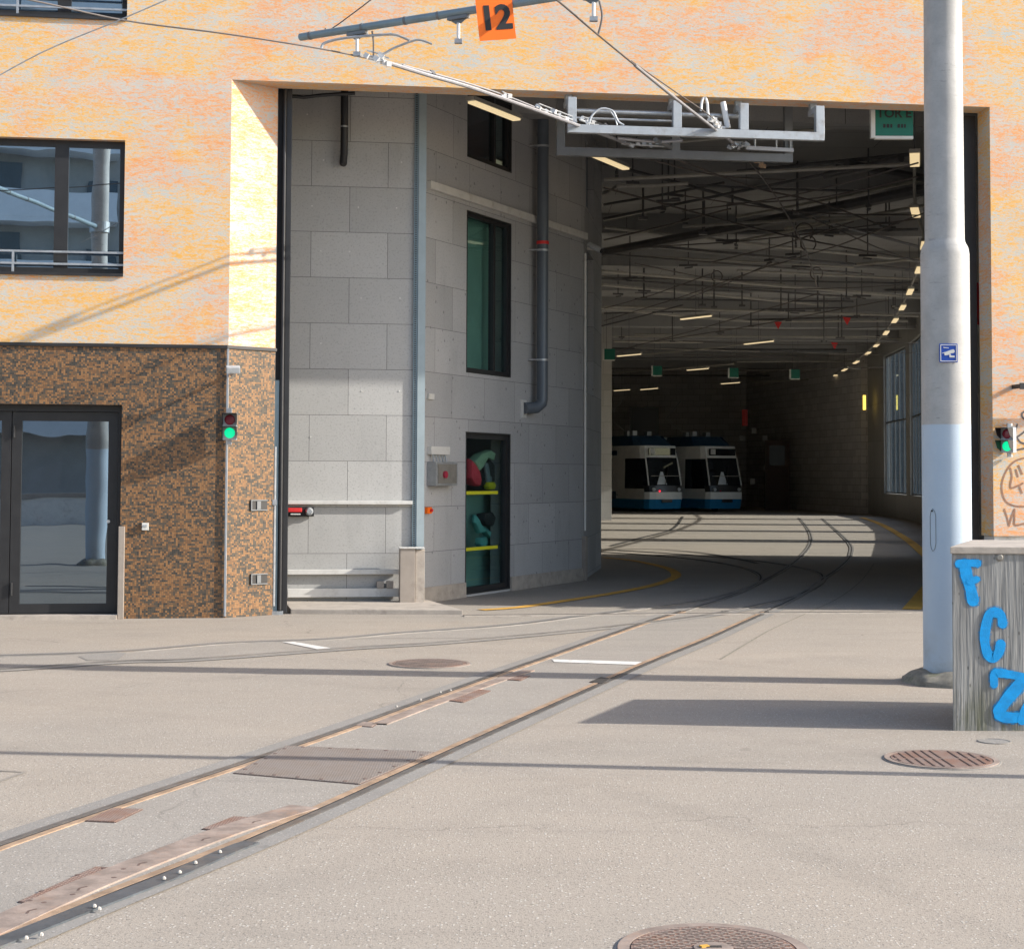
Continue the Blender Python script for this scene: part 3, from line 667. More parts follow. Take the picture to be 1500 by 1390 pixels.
# garage-type glass door
mb = MB(); u0, u1 = du1-2.39, du1; v0, v1 = .16, .22
mb.fbox(u0, u1, v0-.03, v1+.05, dz1-.075, dz1); mb.fbox(u1-.045, u1, v0-.03, v1+.05, .045, dz1-.075); mb.fbox(u0, u0+.045, v0-.03, v1+.05, .045, dz1-.075)
dr = mb.build('glass_door', 'anth', depot)
lw = (2.39-.09)/2
for k in range(2):
    a = u0+.045+k*lw+.004; b = a+lw-.008; mb = MB(); st = .105
    for (x0, x1, y0, y1) in ((a, b, .05, .05+st), (a, b, dz1-.075-st, dz1-.08), (a, a+st, .05+st, dz1-.075-st), (b-st, b, .05+st, dz1-.075-st)): mb.fbox(x0, x1, v0, v1, y0, y1)
    lf = mb.build('door_leaf', 'anth', dr)
    mb = MB(); mb.fbox(a+st-.01, b-st+.01, .185, .195, .05+st-.01, dz1-.065-st); mb.build('pane', 'glassdoor', dr)
    mb = MB()
    for z in (.32, 2.05): mb.tube([FW(a+.02, v0-.012, z-.07), FW(a+.02, v0-.012, z+.07)], .014, 8)
    mb.build('hinge', 'black', dr)
mb = MB(); mb.lathe(V((0, 0, 0)), [(.018, 0), (.018, .02)], 12)
mb2 = MB(); mb2.mesh([FW(u1-.14, v0-.012, 1.06)+Matrix.Rotation(ALF, 3, 'Z') @ Matrix.Rotation(math.pi/2, 3, 'X') @ V(p) for p in mb.v], mb.f); mb2.build('lock', 'white', dr)
# upper block, roofs, side walls (closed volume)
mb = MB()
wall(mb, FW(U0, T, 0), FW(U0, 12, 0), -.1, ZT, [], .3); wall(mb, FW(U1, 12, 0), FW(U1, T, 0), -.1, ZT, [], .3)
mb.build('side_wall', 'plaster', depot)
mb = MB(); mb.fbox(U0, U1, T, 12.3, ZT-.3, ZT-.02); mb.build('roof', 'kerb', depot)
mb = MB(); wall(mb, FW(U0, 12, 0), FW(U1, 12, 0), 7.3, ZT-.3, [], .3); mb.build('rear_wall', 'plaster', depot)

# --- interior concrete walls on the left of the entrance
W1b = G(612, 885.6); W1a = W1b-E_*1.62
W2a, W2b, W3b = G(618, 883.5), G(855, 850), G(880.5, 832)
H_IN = 7.1
a12 = math.atan2((W1b-W1a).y, (W1b-W1a).x); W1s = W1a-(W1b-W1a).normalized()*.5
mb = MB(); wall(mb, W1s, W1b, -.1, H_IN, [], .25); mb.build('concrete_wall', 'panel', depot)
a23 = math.atan2((W2b-W2a).y, (W2b-W2a).x)
def W2P(px, py):
    q = PL(px, py, W2a, a23); e = (W2b-W2a).normalized(); return (q-W2a).dot(e), q.z
def W2W(d, out, z): 
    e = (W2b-W2a).normalized(); n = V((e.y, -e.x, 0)); return W2a+e*d+n*out+V((0, 0, z))
L2 = (W2b-W2a).length
ds = [W2P(684, 300)[0], W2P(749, 300)[0]]
wd = dict(top=(ds[0], ds[1], (W2P(684, 233)[1]+W2P(749, 251)[1])/2, 6.75), mid=(ds[0], ds[1], (W2P(683, 546)[1]+W2P(747, 553)[1])/2, (W2P(683, 311)[1]+W2P(749, 325)[1])/2), low=(ds[0], ds[1], .03, (W2P(682, 632)[1]+W2P(747, 636)[1])/2))
W2 = {}
mb = MB(); wall(mb, W2a, W2b, -.1, H_IN, list(wd.values()), .30); mb.build('concrete_wall', 'panel2', depot)
a3 = math.atan2((W3b-W2b).y, (W3b-W2b).x)
def W3P(px, py):
    q = PL(px, py, W2b, a3); e = (W3b-W2b).normalized(); return (q-W2b).dot(e), q.z
L3 = (W3b-W2b).length
h3 = [(W3P(859, 300)[0], W3P(870, 300)[0], W3P(864, 578)[1], W3P(864, 372)[1]), (W3P(859, 300)[0], W3P(870, 300)[0], W3P(864, 312)[1], 6.75)]
mb = MB(); wall(mb, W2b, W3b, -.1, H_IN, h3, .3); mb.build('concrete_wall', 'panel2', depot)
e3 = (W3b-W2b).normalized(); n3 = V((-e3.y, e3.x, 0))
for (a, b, z0, z1) in h3:
    mb = MB(); mb.bar(W2b+e3*(a+.01)+n3*.12+V((0, 0, (z0+z1)/2)), W2b+e3*(b-.01)+n3*.12+V((0, 0, (z0+z1)/2)), .03, z1-z0); mb.build('window', 'tramglass', depot)
W3e = W3b+V((-26, 4, 0))
mb = MB(); wall(mb, W3b, W3e, -.1, H_IN, [], .3); mb.build('hall_wall', 'hallwall', depot)
# plinth strips
for a, b in ((.02, ds[0]-.01), (ds[1]+.01, L2)):
    mb = MB(); mb.bar(W2W(a, .012, .09), W2W(b, .012, .09), .03, .20); mb.build('skirting', 'kerb', depot)
# windows of wall 2
def w2box(mb, d0, d1, o0, o1, z0, z1, mi=0): mb.bar(W2W(d0, (o0+o1)/2, (z0+z1)/2), W2W(d1, (o0+o1)/2, (z0+z1)/2), abs(o1-o0), z1-z0, mi)
def w2window(nm, key, fw=.07):
    d0, d1, z0, z1 = wd[key]; mb = MB(); o0, o1 = -.11, -.03
    w2box(mb, d0, d1, o0, o1, z0, z0+fw); w2box(mb, d0, d1, o0, o1, z1-fw, z1); w2box(mb, d0, d0+fw, o0, o1, z0+fw, z1-fw); w2box(mb, d1-fw, d1, o0, o1, z0+fw, z1-fw)
    m_ = d0+(d1-d0)*.66; w2box(mb, m_-.03, m_+.03, o0, o1, z0+fw, z1-fw) if key != 'low' else None
    f = mb.build(nm, 'anth', depot); mb = MB(); w2box(mb, d0+.03, d1-.03, -.075, -.065, z0+.03, z1-.03); mb.build('pane', 'clear', f)
    mb = MB()
    for a in (d0, d1-.02): w2box(mb, a, a+.02, -.03, .004, z0, z1)
    w2box(mb, d0, d1, -.03, .004, z1-.02, z1); w2box(mb, d0, d1, -.03, .004, z0, z0+.02); mb.build('frame', 'anth', f)
    return f
w2window('window', 'top'); w2window('window', 'mid'); w2window('glazed_door', 'low', .085)
# rooms behind the small windows
for key, mt in (('top', 'redroom'), ('mid', 'teal')):
    d0, d1, z0, z1 = wd[key]; mb = MB(); w2box(mb, d0-.05, d0+(d1-d0)*.80+.22, -.26, -.22, z0-.05, z1+.05); mb.build('blind', mt, depot)
    mb = MB(); w2box(mb, d0-.5, d1+.5, -.8, -.75, z0-.2, min(H_IN, z1+.2)); mb.build('room_wall', 'roomd', depot)
d0, d1, z0, z1 = wd['low']
mb = MB(); w2box(mb, d0-.3, d1+1.0, -1.25, -1.2, -.05, 2.7); mb.build('room_wall', 'roomd', depot)
mb = MB(); w2box(mb, d0-.3, d1+1.0, -1.2, -.30, -.02, .02); mb.build('room_floor', 'roomd', depot)
mb = MB(); w2box(mb, d0-.3, d1+1.0, -1.2, -.30, 2.6, 2.65); mb.build('room_ceiling', 'roomd', depot)
mb = MB(); w2box(mb, d0+.5, d0+(d1-d0)*.55+.95, -.50, -.46, .03, 1.35); mb.build('curtain', 'teal', depot)
# yellow tapes and clothes behind the glass
for py, lab in ((722, 'yellow strip fixed across the glazed door at chest height'), (804, 'lower yellow strip fixed across the glazed door')):
    z = W2P(700, py)[1]; mb = MB(); w2box(mb, d0+.05, d0+(d1-d0)*.80, -.062, -.054, z-.022, z+.022); tag(mb.build('marking_tape', 'yel', origin=W2W(d0, 0, z)), lab, 'marking tape')
def garment(name, pxs, mat, label, out=-.22, th=.09):
    e = (W2b-W2a).normalized(); n = V((e.y, -e.x, 0)); q = [PL(x, y, W2a+n*out, a23) for x, y in pxs]; c = sum(q, V())/len(q)
    mb = MB(); m_ = len(q)
    rings = [(1.0, 0), (1.02, .3), (.9, .75), (.55, 1.0)]; vs = []
    for s_, o in rings: vs += [c+(p-c)*s_+n*th*o for p in q]
    for s_, o in rings: vs += [c+(p-c)*s_-n*th*o for p in q]
    fs = []
    for h in (0, 4):
        for i in range(3):
            for k in range(m_): fs.append(((h+i)*m_+k, (h+i)*m_+(k+1) % m_, (h+i+1)*m_+(k+1) % m_, (h+i+1)*m_+k))
        fs.append(tuple((h+3)*m_+k for k in range(m_)))
    mb.mesh(vs, fs); tag(mb.build(name, mat, origin=c, smooth=True), label, 'clothing')
garment('red_jacket', [(684, 672), (690, 678), (697, 690), (700, 704), (698, 712), (690, 711), (684, 700)], 'redc', 'red jacket hanging behind the glazed door')
garment('green_jacket', [(688, 676), (700, 664), (714, 659), (721, 664), (719, 674), (709, 668), (703, 678), (697, 690), (692, 682)], 'grnc', 'pale green jacket hanging behind the glazed door', -.20)
garment('dark_coat', [(702, 682), (712, 672), (719, 680), (719, 705), (712, 716), (701, 710)], 'darkc', 'dark coat hanging between the jackets behind the glazed door', -.24)
garment('grey_scarf', [(709, 678), (713, 678), (716, 700), (719, 700), (719, 706), (713, 706)], 'bluegrey', 'grey scarf hanging over the dark coat behind the glazed door', -.14, .03)
garment('yellow_bag', [(712, 706), (721, 706), (723, 711), (721, 717), (714, 717), (712, 712)], 'yel', 'small yellow bag hanging behind the glazed door', -.16, .06)
garment('teal_harness', [(694, 754), (697, 762), (702, 770), (710, 774), (718, 780), (716, 788), (708, 779), (700, 781), (697, 774), (693, 765)], 'tealc', 'teal harness strap hanging behind the lower half of the glazed door', -.20, .05)
garment('teal_trousers', [(700, 788), (709, 786), (711, 794), (708, 803), (702, 803), (699, 796)], 'tealc', 'crumpled teal trousers below the harness behind the glazed door', -.21, .06)
garment('dark_bag', [(704, 752), (716, 750), (721, 758), (717, 770), (707, 770), (702, 762)], 'darkc', 'dark round bag hanging beside the teal harness', -.26)

# --- ceiling and right-hand hall wall
HWY = [20.4, 26.0, 33.0, 39.6, 41.2, 46.8, 48.0, 53.2, 54.5, 59.8, 61.0, 66.6, 70.0]
def HX(y):
    T_ = [(19, 5.75), (23, 6.6), (28, 7.85), (33, 9.0), (36, 9.7), (40, 10.6), (47, 12.1), (52, 13.0), (57, 13.9), (62, 14.5), (66, 14.8), (70, 14.9), (80, 15)]
    for (a, b), (c, d) in zip(T_, T_[1:]):
        if a <= y <= c: return b+(d-b)*(y-a)/(c-a)
    return 15
HC = 7.05
mb = MB(); wins = []
for i in range(len(HWY)-1):
    a, b = V((HX(HWY[i]), HWY[i], 0)), V((HX(HWY[i+1]), HWY[i+1], 0)); L = (b-a).length
    bay = i in (2, 4, 6, 8, 10)
    wall(mb, b, a, -.1, HC, [(.02, L-.02, .9, 6.35)] if bay else [], .25)
    if bay: wins.append((a, b, L))
mb.build('hall_wall', 'hallwall', depot)
for a, b, L in wins:
    e = (b-a).normalized(); n = V((e.y, -e.x, 0))*.12; mb = MB()
    for k in range(6):
        t_ = .04+(L-.08)*k/5; w = .06; mb.bar(a+e*(t_-w/2)+n+V((0, 0, 3.625)), a+e*(t_+w/2)+n+V((0, 0, 3.625)), .07, 5.4)
    for z in (.94, 3.7, 6.31): mb.bar(a+e*.05+n+V((0, 0, z)), b-e*.05+n+V((0, 0, z)), .05, .06)
    w_ = mb.build('window', 'dimgrey', depot)
    mb = MB(); mb.bar(a+e*.03+n+V((0, 0, 3.625)), b-e*.03+n+V((0, 0, 3.625)), .01, 5.38); mb.build('pane', 'hallglass', w_)
# end walls
cB = V((HX(70), 70, 0)); cC = V((12.2, 85, 0)); cD = V((-30, 96, 0))
mb = MB(); wall(mb, cC, cB, -.1, HC, [], -.3); mb.build('end_wall', 'darkwall', depot)
mb = MB(); wall(mb, cD, cC, -.1, HC, [], .3); mb.build('end_wall', 'darkwall', depot)
mb = MB(); wall(mb, cD, W3e, -.1, HC, [], -.3); mb.build('hall_wall', 'darkwall', depot)
# ceiling slab: polygon prism
q0 = FW(-.2, T+.01, 0); q1 = FW(UR+.3, T+.01, 0)
poly = [q0, q1]+[V((HX(y)+.25, y, 0)) for y in HWY[1:]]+[cC+V((.3, .3, 0)), cD+V((-.3, .3, 0)), W3e+V((-.3, 0, 0)), W3b+V((0, -1.5, 0)), V((W2a.x-3, W2a.y+1, 0)), V((q0.x-.3, q0.y+.8, 0))]
mb = MB(); mb.prism([(p.x, p.y, HC) for p in poly], (0, 0, .25)); mb.build('ceiling', 'ceil', depot)
mb = MB()
for k, y in enumerate((23.5, 29, 34.5, 40, 45.5, 51, 56.5, 62, 67.5, 73, 78.5)):
    x1 = HX(min(y+.8, 79)); x0 = (W2a.x+(y-20.98)*.49-.2) if y < 25 else (1.2 if y < 29.5 else -26)
    mb.bar((x0, y-.06*(x1-x0)*.4, HC-.2), (x1-.02, y+.8, HC-.2), .38, .42)
mb.build('ceiling_beam', 'ceil', depot)
# column
cc = G(888, 762)
mb = MB(); mb.box((cc.x, cc.y+.2, HC/2), (.38, .38, HC)); mb.build('column', 'panel', depot, bevel=.01)
# kerb below wall 1
mb = MB(); a = G(415, 897); b = G(600, 898); c = G(700, 889); 
mb.prism([FW(.72, .45, -.02), FW(2.66, .18, -.02), W2a+V((.05, -.05, -.02)), W1b+V((0, -.01, -.02)), W1a+V((0, -.01, -.02))], (0, 0, .075)); mb.build('kerb', 'kerb', depot, bevel=.01)
# right inner leaf: dark gate stack behind the right jamb
mb = MB(); mb.fbox(UR-.13, UR-.02, T+.02, T+.5, 0, zL-.03); mb.fbox(UR-.17, UR-.13, T+.02, T+.10, 0, zL-.03); mb.fbox(UR-.12, UR+.02, T+.55, T+1.3, 0, zL-.03)
gr = mb.build('gate_frame', 'anth', depot)

# ================================================================== folding gate on the left + cladding edge
t = thing('folding_gate', 'tall black folded gate standing against the left side of the entrance', 'gate', FW(.62, .5, 0))
def gx(px): return PL(px, 600, FW(0, .42, 0), ALF)
g0, g1 = [(PL(x, 600, FW(0, .42, 0), ALF)-A0).dot(E_) for x in (403, 419)]
mb = MB(); mb.fbox(g0, g1-.03, .45, .95, .03, 6.35); mb.build('gate_leaf', 'black', t)
mb = MB(); mb.fbox(g1-.028, g1+.035, .40, .50, .02, 6.15); mb.build('leading_edge', 'anth', t, bevel=.008)
mb = MB(); mb.tube([FW(g1-.05, .39, .05), FW(g1-.05, .39, 6.12), FW(g1+.02, .42, 6.2)], .022, 10); mb.build('guide_tube', 'anth', t, smooth=True)
mb = MB(); mb.fbox(JW-.035, JW-.005, T+.005, T+.03, .02, zM); mb.build('seal_strip', 'greypaint', t)
mb = MB(); mb.fbox(JW+.002, JW+.05, T+.04, T+.09, .04, 2.66); mb.build('gate_post', 'bluegrey', t)
mb = MB(); mb.tube([FW(JW+.012, T+.012, .1), FW(JW+.012, T+.012, 1.25), FW(JW+.012, T+.012, 1.9)], .016, 8); mb.box(FW(JW+.012, T+.01, 1.27), (.05, .05, .06), ALF); mb.build('bolt_rod', 'steel', t)
mb = MB(); mb.fbox(JW-.03, JW+.12, T+.0, T+.12, .0, .04); mb.build('floor_bearing', 'steel', t)
mb = MB()
pts = [PL(x, y, FW(0, .75, 0), ALF) for x, y in ((425, 141), (445, 143), (470, 140), (500, 138), (520, 137))]
mb.tube(pts, .022, 8); tag(mb.build('hanging_cable', 'pipeb', origin=pts[0], smooth=True), 'black cable sagging beneath the lintel above the folded gate', 'cable')

# black waste pipe on wall 1
PW1 = lambda px, py, out=0.0: PL(px, py, W1a+V((math.sin(a12), -math.cos(a12), 0))*out, a12)
t = thing('drain_pipe', 'short black drain pipe coming down the pale panel wall from the ceiling', 'pipe', PW1(503, 240))
mb = MB(); mb.tube([PW1(505, 100, .14), PW1(504, 225, .14), PW1(503, 236, .10), PW1(503, 240, .0)], .046, 14); mb.build('tube', 'pipeb', t, smooth=True)
mb = MB(); a, b = PW1(490, 222, .01), PW1(512, 248, .01); mb.box((a+b)/2, (.19, .02, .2), a12); mb.build('wall_plate', 'panel', t)
mb = MB(); z = PW1(504, 186, .14); mb.lathe(z, [(.05, -.01), (.052, 0), (.05, .01)], 14); mb.build('clamp', 'steel', t)

for x, y in ((457, 302), (525, 304), (581, 305), (470, 368), (512, 369), (450, 168), (532, 170), (474, 235), (588, 238), (529, 437), (586, 437), (470, 503), (585, 573), (530, 573), (455, 640)):
    q = PW1(x, y, .001); mb = MB(); mb.tube([q, q+V((math.sin(a12), -math.cos(a12), 0))*.004], .010, 8); mb.build('anchor_plug', 'white', depot)
# corner steel post with perforated strip + protector
t = thing('corner_post', 'tall blue grey steel post with a perforated strip between the two concrete walls', 'post', G(608, 886))
c0 = PW1(613, 400, .10); c1 = G(622, 886)
def post_box(pxa, pxb, out, th, z0, z1, mb): 
    a = PW1(pxa, 600, out); b = PW1(pxb, 600, out); mb.bar(V((a.x, a.y, (z0+z1)/2)), V((b.x, b.y, (z0+z1)/2)), th, z1-z0)
mb = MB(); post_box(611, 622, .015, .05, .6, 7.0, mb); mb.build('post_face', 'postblue', t)
mb = MB(); post_box(604.5, 610.8, .016, .03, .6, 7.0, mb); mb.build('rack_strip', 'bluegrey', t)
mb = MB(); a = PW1(607.5, 600, .034)
for k in range(230): mb.box((a.x, a.y, .66+k*.027), (.022, .005, .011), a12)
mb.build('strip_holes', 'anth', t)
t = thing('corner_protector', 'beige boxed steel protector at the foot of the corner post', 'protector', G(602, 886))
mb = MB(); a, b = PW1(585, 850, .24), PW1(607, 850, .24); mb.bar(V((a.x, a.y, .36)), V((b.x, b.y, .36)), .2, .68); mb.build('cover_front', 'beige', t, bevel=.006)
mb = MB(); a, b = PW1(607.3, 850, .22), PW1(621, 850, .22); mb.bar(V((a.x, a.y, .355)), V((b.x, b.y, .355)), .18, .66); mb.build('cover_side', 'kerb', t, bevel=.006)
mb = MB(); a, b = PW1(584, 850, .245), PW1(621, 850, .245); mb.bar(V((a.x, a.y, .706)), V((b.x, b.y, .706)), .22, .012); mb.build('cover_top', 'white', t)
# rails on wall 1
for k, (py, h, xa, lab) in enumerate(((736, .045, 604, 'upper thin white rail across the pale panel wall'), (837.5, .06, 584, 'middle white bump rail low on the pale panel wall'), (868, .105, 584, 'lowest and widest white bump rail on the pale panel wall'))):
    a, b = PW1(421, py, .04), PW1(xa, py, .04); z = (a.z+b.z)/2; mb = MB()
    mb.bar(V((a.x, a.y, z)), V((b.x, b.y, z)), .05, h); tag(mb.build('bump_rail', 'white', origin=(a.x, a.y, z), bevel=.006), lab, 'wall rail')
for k, x in enumerate((557, 571)):
    p = PW1(x, 856, .05); mb = MB(); mb.box(p, (.085, .07, .085), a12); tag(mb.build('wooden_block', 'kerb', origin=p, bevel=.006), ('left', 'right')[k]+' one of the two small cream blocks on the lowest bump rail', 'block')
p = PW1(438, 749, .07)
t = thing('wall_alarm', 'small red and silver alarm device on a black plate on the panel wall', 'alarm', p)
mb = MB(); mb.box(PW1(438, 749.5, .03), (.36, .03, .115), a12); mb.build('back_plate', 'black', t, bevel=.004)
mb = MB(); mb.box(PW1(432, 747, .075), (.17, .07, .05), a12); mb.build('red_cover', 'red', t, bevel=.01)
mb = MB(); q = PW1(453, 749, .05); nn = V((math.sin(a12), -math.cos(a12), 0)); mb.tube([q, q+nn*.05, q+nn*.08], [.05, .048, .03], 18); mb.build('silver_dome', 'steel', t, smooth=True)
mb = MB(); mb.box(PW1(433, 753, .10), (.12, .02, .015), a12); mb.build('label_strip', 'white', t)

# ---- fittings on wall 2
def w2pt(px, py, out): 
    d, z = W2P(px, py); return W2W(d, out, z)
t = thing('downpipe', 'thick dark grey downpipe with a white elbow plate on the angled concrete wall', 'downpipe', w2pt(776, 600, .1))
dd, _ = W2P(779, 400); zb = W2P(779, 585)[1]
d2 = W2P(767, 600)
mb = MB(); mb.tube([W2W(dd, .17, 6.95), W2W(dd, .17, zb), W2W(dd-.015, .165, zb-.06), W2W(dd-.10, .12, zb-.125), W2W(d2[0]-.02, .02, zb-.14)], .083, 20); mb.build('tube', 'pipe', t, smooth=True)
for py in (216, 368, 528):
    mb = MB(); z = W2P(779, py)[1]; mb.lathe(W2W(dd, .17, z), [(.086, -.014), (.09, -.014), (.09, .014), (.086, .014)], 20); mb.bar(W2W(dd-.09, .17, z), W2W(dd-.12, .0, z), .02); mb.build('clamp', 'steel', t)
mb = MB(); z = W2P(779, 357)[1]; mb.lathe(W2W(dd, .17, z), [(.087, -.022), (.089, -.022), (.089, .022), (.087, .022)], 20); mb.build('red_band', 'red', t)
mb = MB(); w2box(mb, d2[0]-.09, d2[0]+.07, .0, .015, zb-.27, zb-.02); mb.build('wall_plate', 'white', t)
mb = MB(); a = W2P(625, 270); b = W2P(857, 348); zz = (a[1]+b[1])/2; w2box(mb, .06, L2, .0, .06, zz-.05, zz+.05); tag(mb.build('wall_conduit', 'white', origin=W2W(0, 0, zz), bevel=.006), 'pale straight cable duct crossing the angled wall above the tall window', 'cable duct')
t = thing('switch_box', 'grey wall switch box with a red rotary switch and white terminal strip above', 'switch box', w2pt(640, 695, .05))
d, z = W2P(641, 694); mb = MB(); w2box(mb, d-.28, d+.30, .0, .13, z-.15, z+.15); mb.build('housing', 'steel', t, bevel=.008)
mb = MB(); w2box(mb, d-.24, d+.26, .131, .138, z-.12, z+.12); mb.build('lid', 'cable', t)
mb = MB(); p = W2W(d-.08, .14, z-.01); nn = (W2W(0, 1, 0)-W2W(0, 0, 0)); mb.tube([p, p+nn*.03], .045, 16); mb.build('rotary_switch', 'redoff', t)
mb = MB(); zt = W2P(638, 660)[1]; w2box(mb, d-.28, d+.22, .0, .06, zt-.05, zt+.05); mb.build('terminal_strip', 'white', t)
mb = MB()
for k in range(5): mb.tube([W2W(d-.2+k*.08, .03, zt-.05), W2W(d-.19+k*.08, .045, (zt+z+.1)/2), W2W(d-.2+k*.085, .05, z+.15)], .009, 6)
mb.build('cables', 'greypaint', t)
d, z = W2P(629, 581); mb = MB(); w2box(mb, d-.07, d+.08, .0, .03, z-.035, z+.035); tag(mb.build('wall_label', 'white', origin=W2W(d, 0, z)), 'small white plate high on the angled wall above the switch box', 'plate')
t = thing('door_button', 'small orange push button on the angled wall below the switch box', 'button', w2pt(627, 747, 0))
d, z = W2P(626, 747.5); mb = MB(); w2box(mb, d-.07, d+.05, .0, .04, z-.04, z+.04); mb.build('box', 'orange', t, bevel=.004)
mb = MB(); p = W2W(d+.01, .04, z); mb.tube([p, p+nn*.03], .02, 12); mb.build('knob', 'red', t)
# white corner conduit with guard
t = thing('corner_conduit', 'thin white vertical conduit on the far corner of the angled wall', 'conduit', G(855, 850))
q = W2W(L2-.03, .03, 0); mb = MB(); mb.tube([q+V((0, 0, .75)), q+V((0, 0, W2P(855, 372)[1]))], .02, 8); mb.build('tube', 'white', t)
mb = MB(); mb.box(q+V((0, 0, .33)), (.09, .06, .68), a23); mb.build('guard', 'beige', t, bevel=.006)
t = thing('security_camera', 'small pale security camera on the far corner of the angled wall', 'camera', W2W(L2, .05, W2P(860, 366)[1]))
q = W2W(L2, .05, W2P(860, 366)[1]); mb = MB(); mb.tube([q, q+V((.12, -.05, -.02))], .02, 8); mb.build('bracket', 'white', t)
mb = MB(); mb.tube([q+V((.02, -.1, .05)), q+V((.20, -.22, -.06))], .045, 12); mb.build('housing', 'greypaint', t, smooth=True)
mb = MB(); mb.tube([q+V((.20, -.22, -.06)), q+V((.215, -.23, -.069))], .035, 12); mb.build('lens', 'black', t)

# ================================================================== facade fittings
def signal(org, ax, nrm, label, sc=1.0):
    """two-lens signal: org = centre of back, ax = right, nrm = outwards"""
    org, ax, nrm = V(org), V(ax).normalized(), V(nrm).normalized(); up = V((0, 0, 1))
    R3 = Matrix((ax, nrm, up)).transposed()
    t = thing('signal_light', label, 'traffic light', org, 'small two lamp signals beside the entrance')
    def L(x, y, z): return org+ax*x*sc+nrm*y*sc+up*z*sc
    mb = MB(); mb.box(L(0, .06, 0), (.155*sc, .09*sc, .30*sc), M4=R3); mb.build('housing', 'greypaint', t, bevel=.008)
    mb = MB(); mb.bar(L(0, .05, .15), L(0, .05, .20), .04*sc); mb.bar(L(0, .05, -.15), L(0, .05, -.20), .04*sc); mb.bar(L(0, .05, .185), L(0, -.02, .185), .03*sc); mb.bar(L(0, .05, -.185), L(0, -.02, -.185), .03*sc); mb.build('bracket', 'steel', t)
    for z, mt, nm in ((.073, 'redoff', 'red_lens'), (-.073, 'grn', 'green_lens')):
        mb = MB(); mb.tube([L(0, .106, z), L(0, .114, z), L(0, .119, z)], [.058*sc, .052*sc, .025*sc], 20); mb.build(nm, mt, t, smooth=True)
        mb = MB()
        mb.box(L(0, .18, z+.068), (.155*sc, .15*sc, .006), M4=R3)
        for s_ in (-1, 1): mb.prism([L(s_*.075, .107, z-.06), L(s_*.075, .107, z+.066), L(s_*.075, .255, z+.066), L(s_*.075, .20, z-.02)], ax*.005*s_)
        mb.build('hood', 'black', t)
    return t
s0 = PL(336, 625, FW(0, -.04, 0), ALF)
signal(FW(0.03, -.06, s0.z), (math.cos(.12), math.sin(.12), 0), (.12, -.99, 0), 'small signal showing green on the edge between brown mosaic wall and entrance')
sr = PL(1478, 645, A0, ALF); ul = (sr-A0).dot(E_)
signal(FW(ul, -.05, sr.z), (.75, -.66, 0), (-.66, -.75, 0), 'small signal showing green on the plaster right of the mast above the concrete block', 1.0)
t = thing('wall_sensor', 'small tilted grey sensor plate on the mosaic wall above the left signal', 'sensor', FW(.04, 0, PL(340, 545, A0, ALF).z))
zs = PL(340, 545, A0, ALF).z; mb = MB(); mb.bar(FW(.03, 0, zs-.03), FW(.05, -.26, zs-.02), .03); mb.build('bracket', 'steel', t)
mb = MB(); mb.box(FW(.06, -.30, zs+.01), (.15, .10, .07), ALF+.1, .3); mb.build('housing', 'greypaint', t, bevel=.01)
uu, zz = FP(213, 771); mb = MB(); mb.fbox(uu-.035, uu+.035, -.03, .012, zz-.04, zz+.04); mb.fbox(uu-.018, uu+.018, -.036, -.03, zz-.005, zz+.02, 1)
tag(mb.build('wall_switch', ['white', 'greypaint'], origin=FW(uu, 0, zz)), 'small white switch on the brown mosaic between door and entrance', 'switch')
ug = FP(178, 830)[0]; zg = FP(178, 771)[1]; mb = MB(); mb.fbox(ug-.035, ug+.03, -.035, .02, .0, zg); tag(mb.build('corner_guard', 'beige', origin=FW(ug, 0, 0), bevel=.005), 'pale upright guard strip at the right foot of the dark glass door', 'guard strip')
mb = MB(); mb.bar(FW(-.005, -.008, .02), FW(-.005, -.008, zM-.04), .02); tag(mb.build('corner_profile', 'greypaint', origin=FW(0, 0, 0)), 'thin pale metal profile along the mosaic corner of the entrance', 'corner profile')
# recess boxes in the jamb
jd = (FW(JW, T, 0)-FW(0, 0, 0)); jl = jd.length; je = jd.normalized(); jn = V((je.y, -je.x, 0)); ja = math.atan2(je.y, je.x)
def JP(px, py):
    q = PL(px, py, A0, ja); return (q-A0).dot(je), q.z
for py, lab in ((740, 'upper small steel recess in the mosaic jamb'), (848, 'lower small steel recess in the mosaic jamb')):
    a, z = JP(367, py); b, _ = JP(391, py); z = JP(379, py)[1]
    t = thing('recess_box', lab, 'recess box', A0+je*a+V((0, 0, z)))
    mb = MB(); R = lambda s_, o, zz_: A0+je*s_+jn*o+V((0, 0, zz_))
    mb.bar(R(a, .006, z+.055), R(b, .006, z+.055), .02, .012); mb.bar(R(a, .006, z-.055), R(b, .006, z-.055), .02, .012); mb.bar(R(a, .006, z), R(a+.012, .006, z), .02, .098); mb.build('rim', 'dimgrey', t)
    mb = MB(); mb.bar(R(a+.012, .003, z), R(b, .003, z), .006, .098); mb.build('back', 'anth', t)
    mb = MB(); mb.bar(R(a+(b-a)*.35, .012, z), R(a+(b-a)*.58, .012, z), .012, .09); mb.build('tab', 'dimgrey', t)
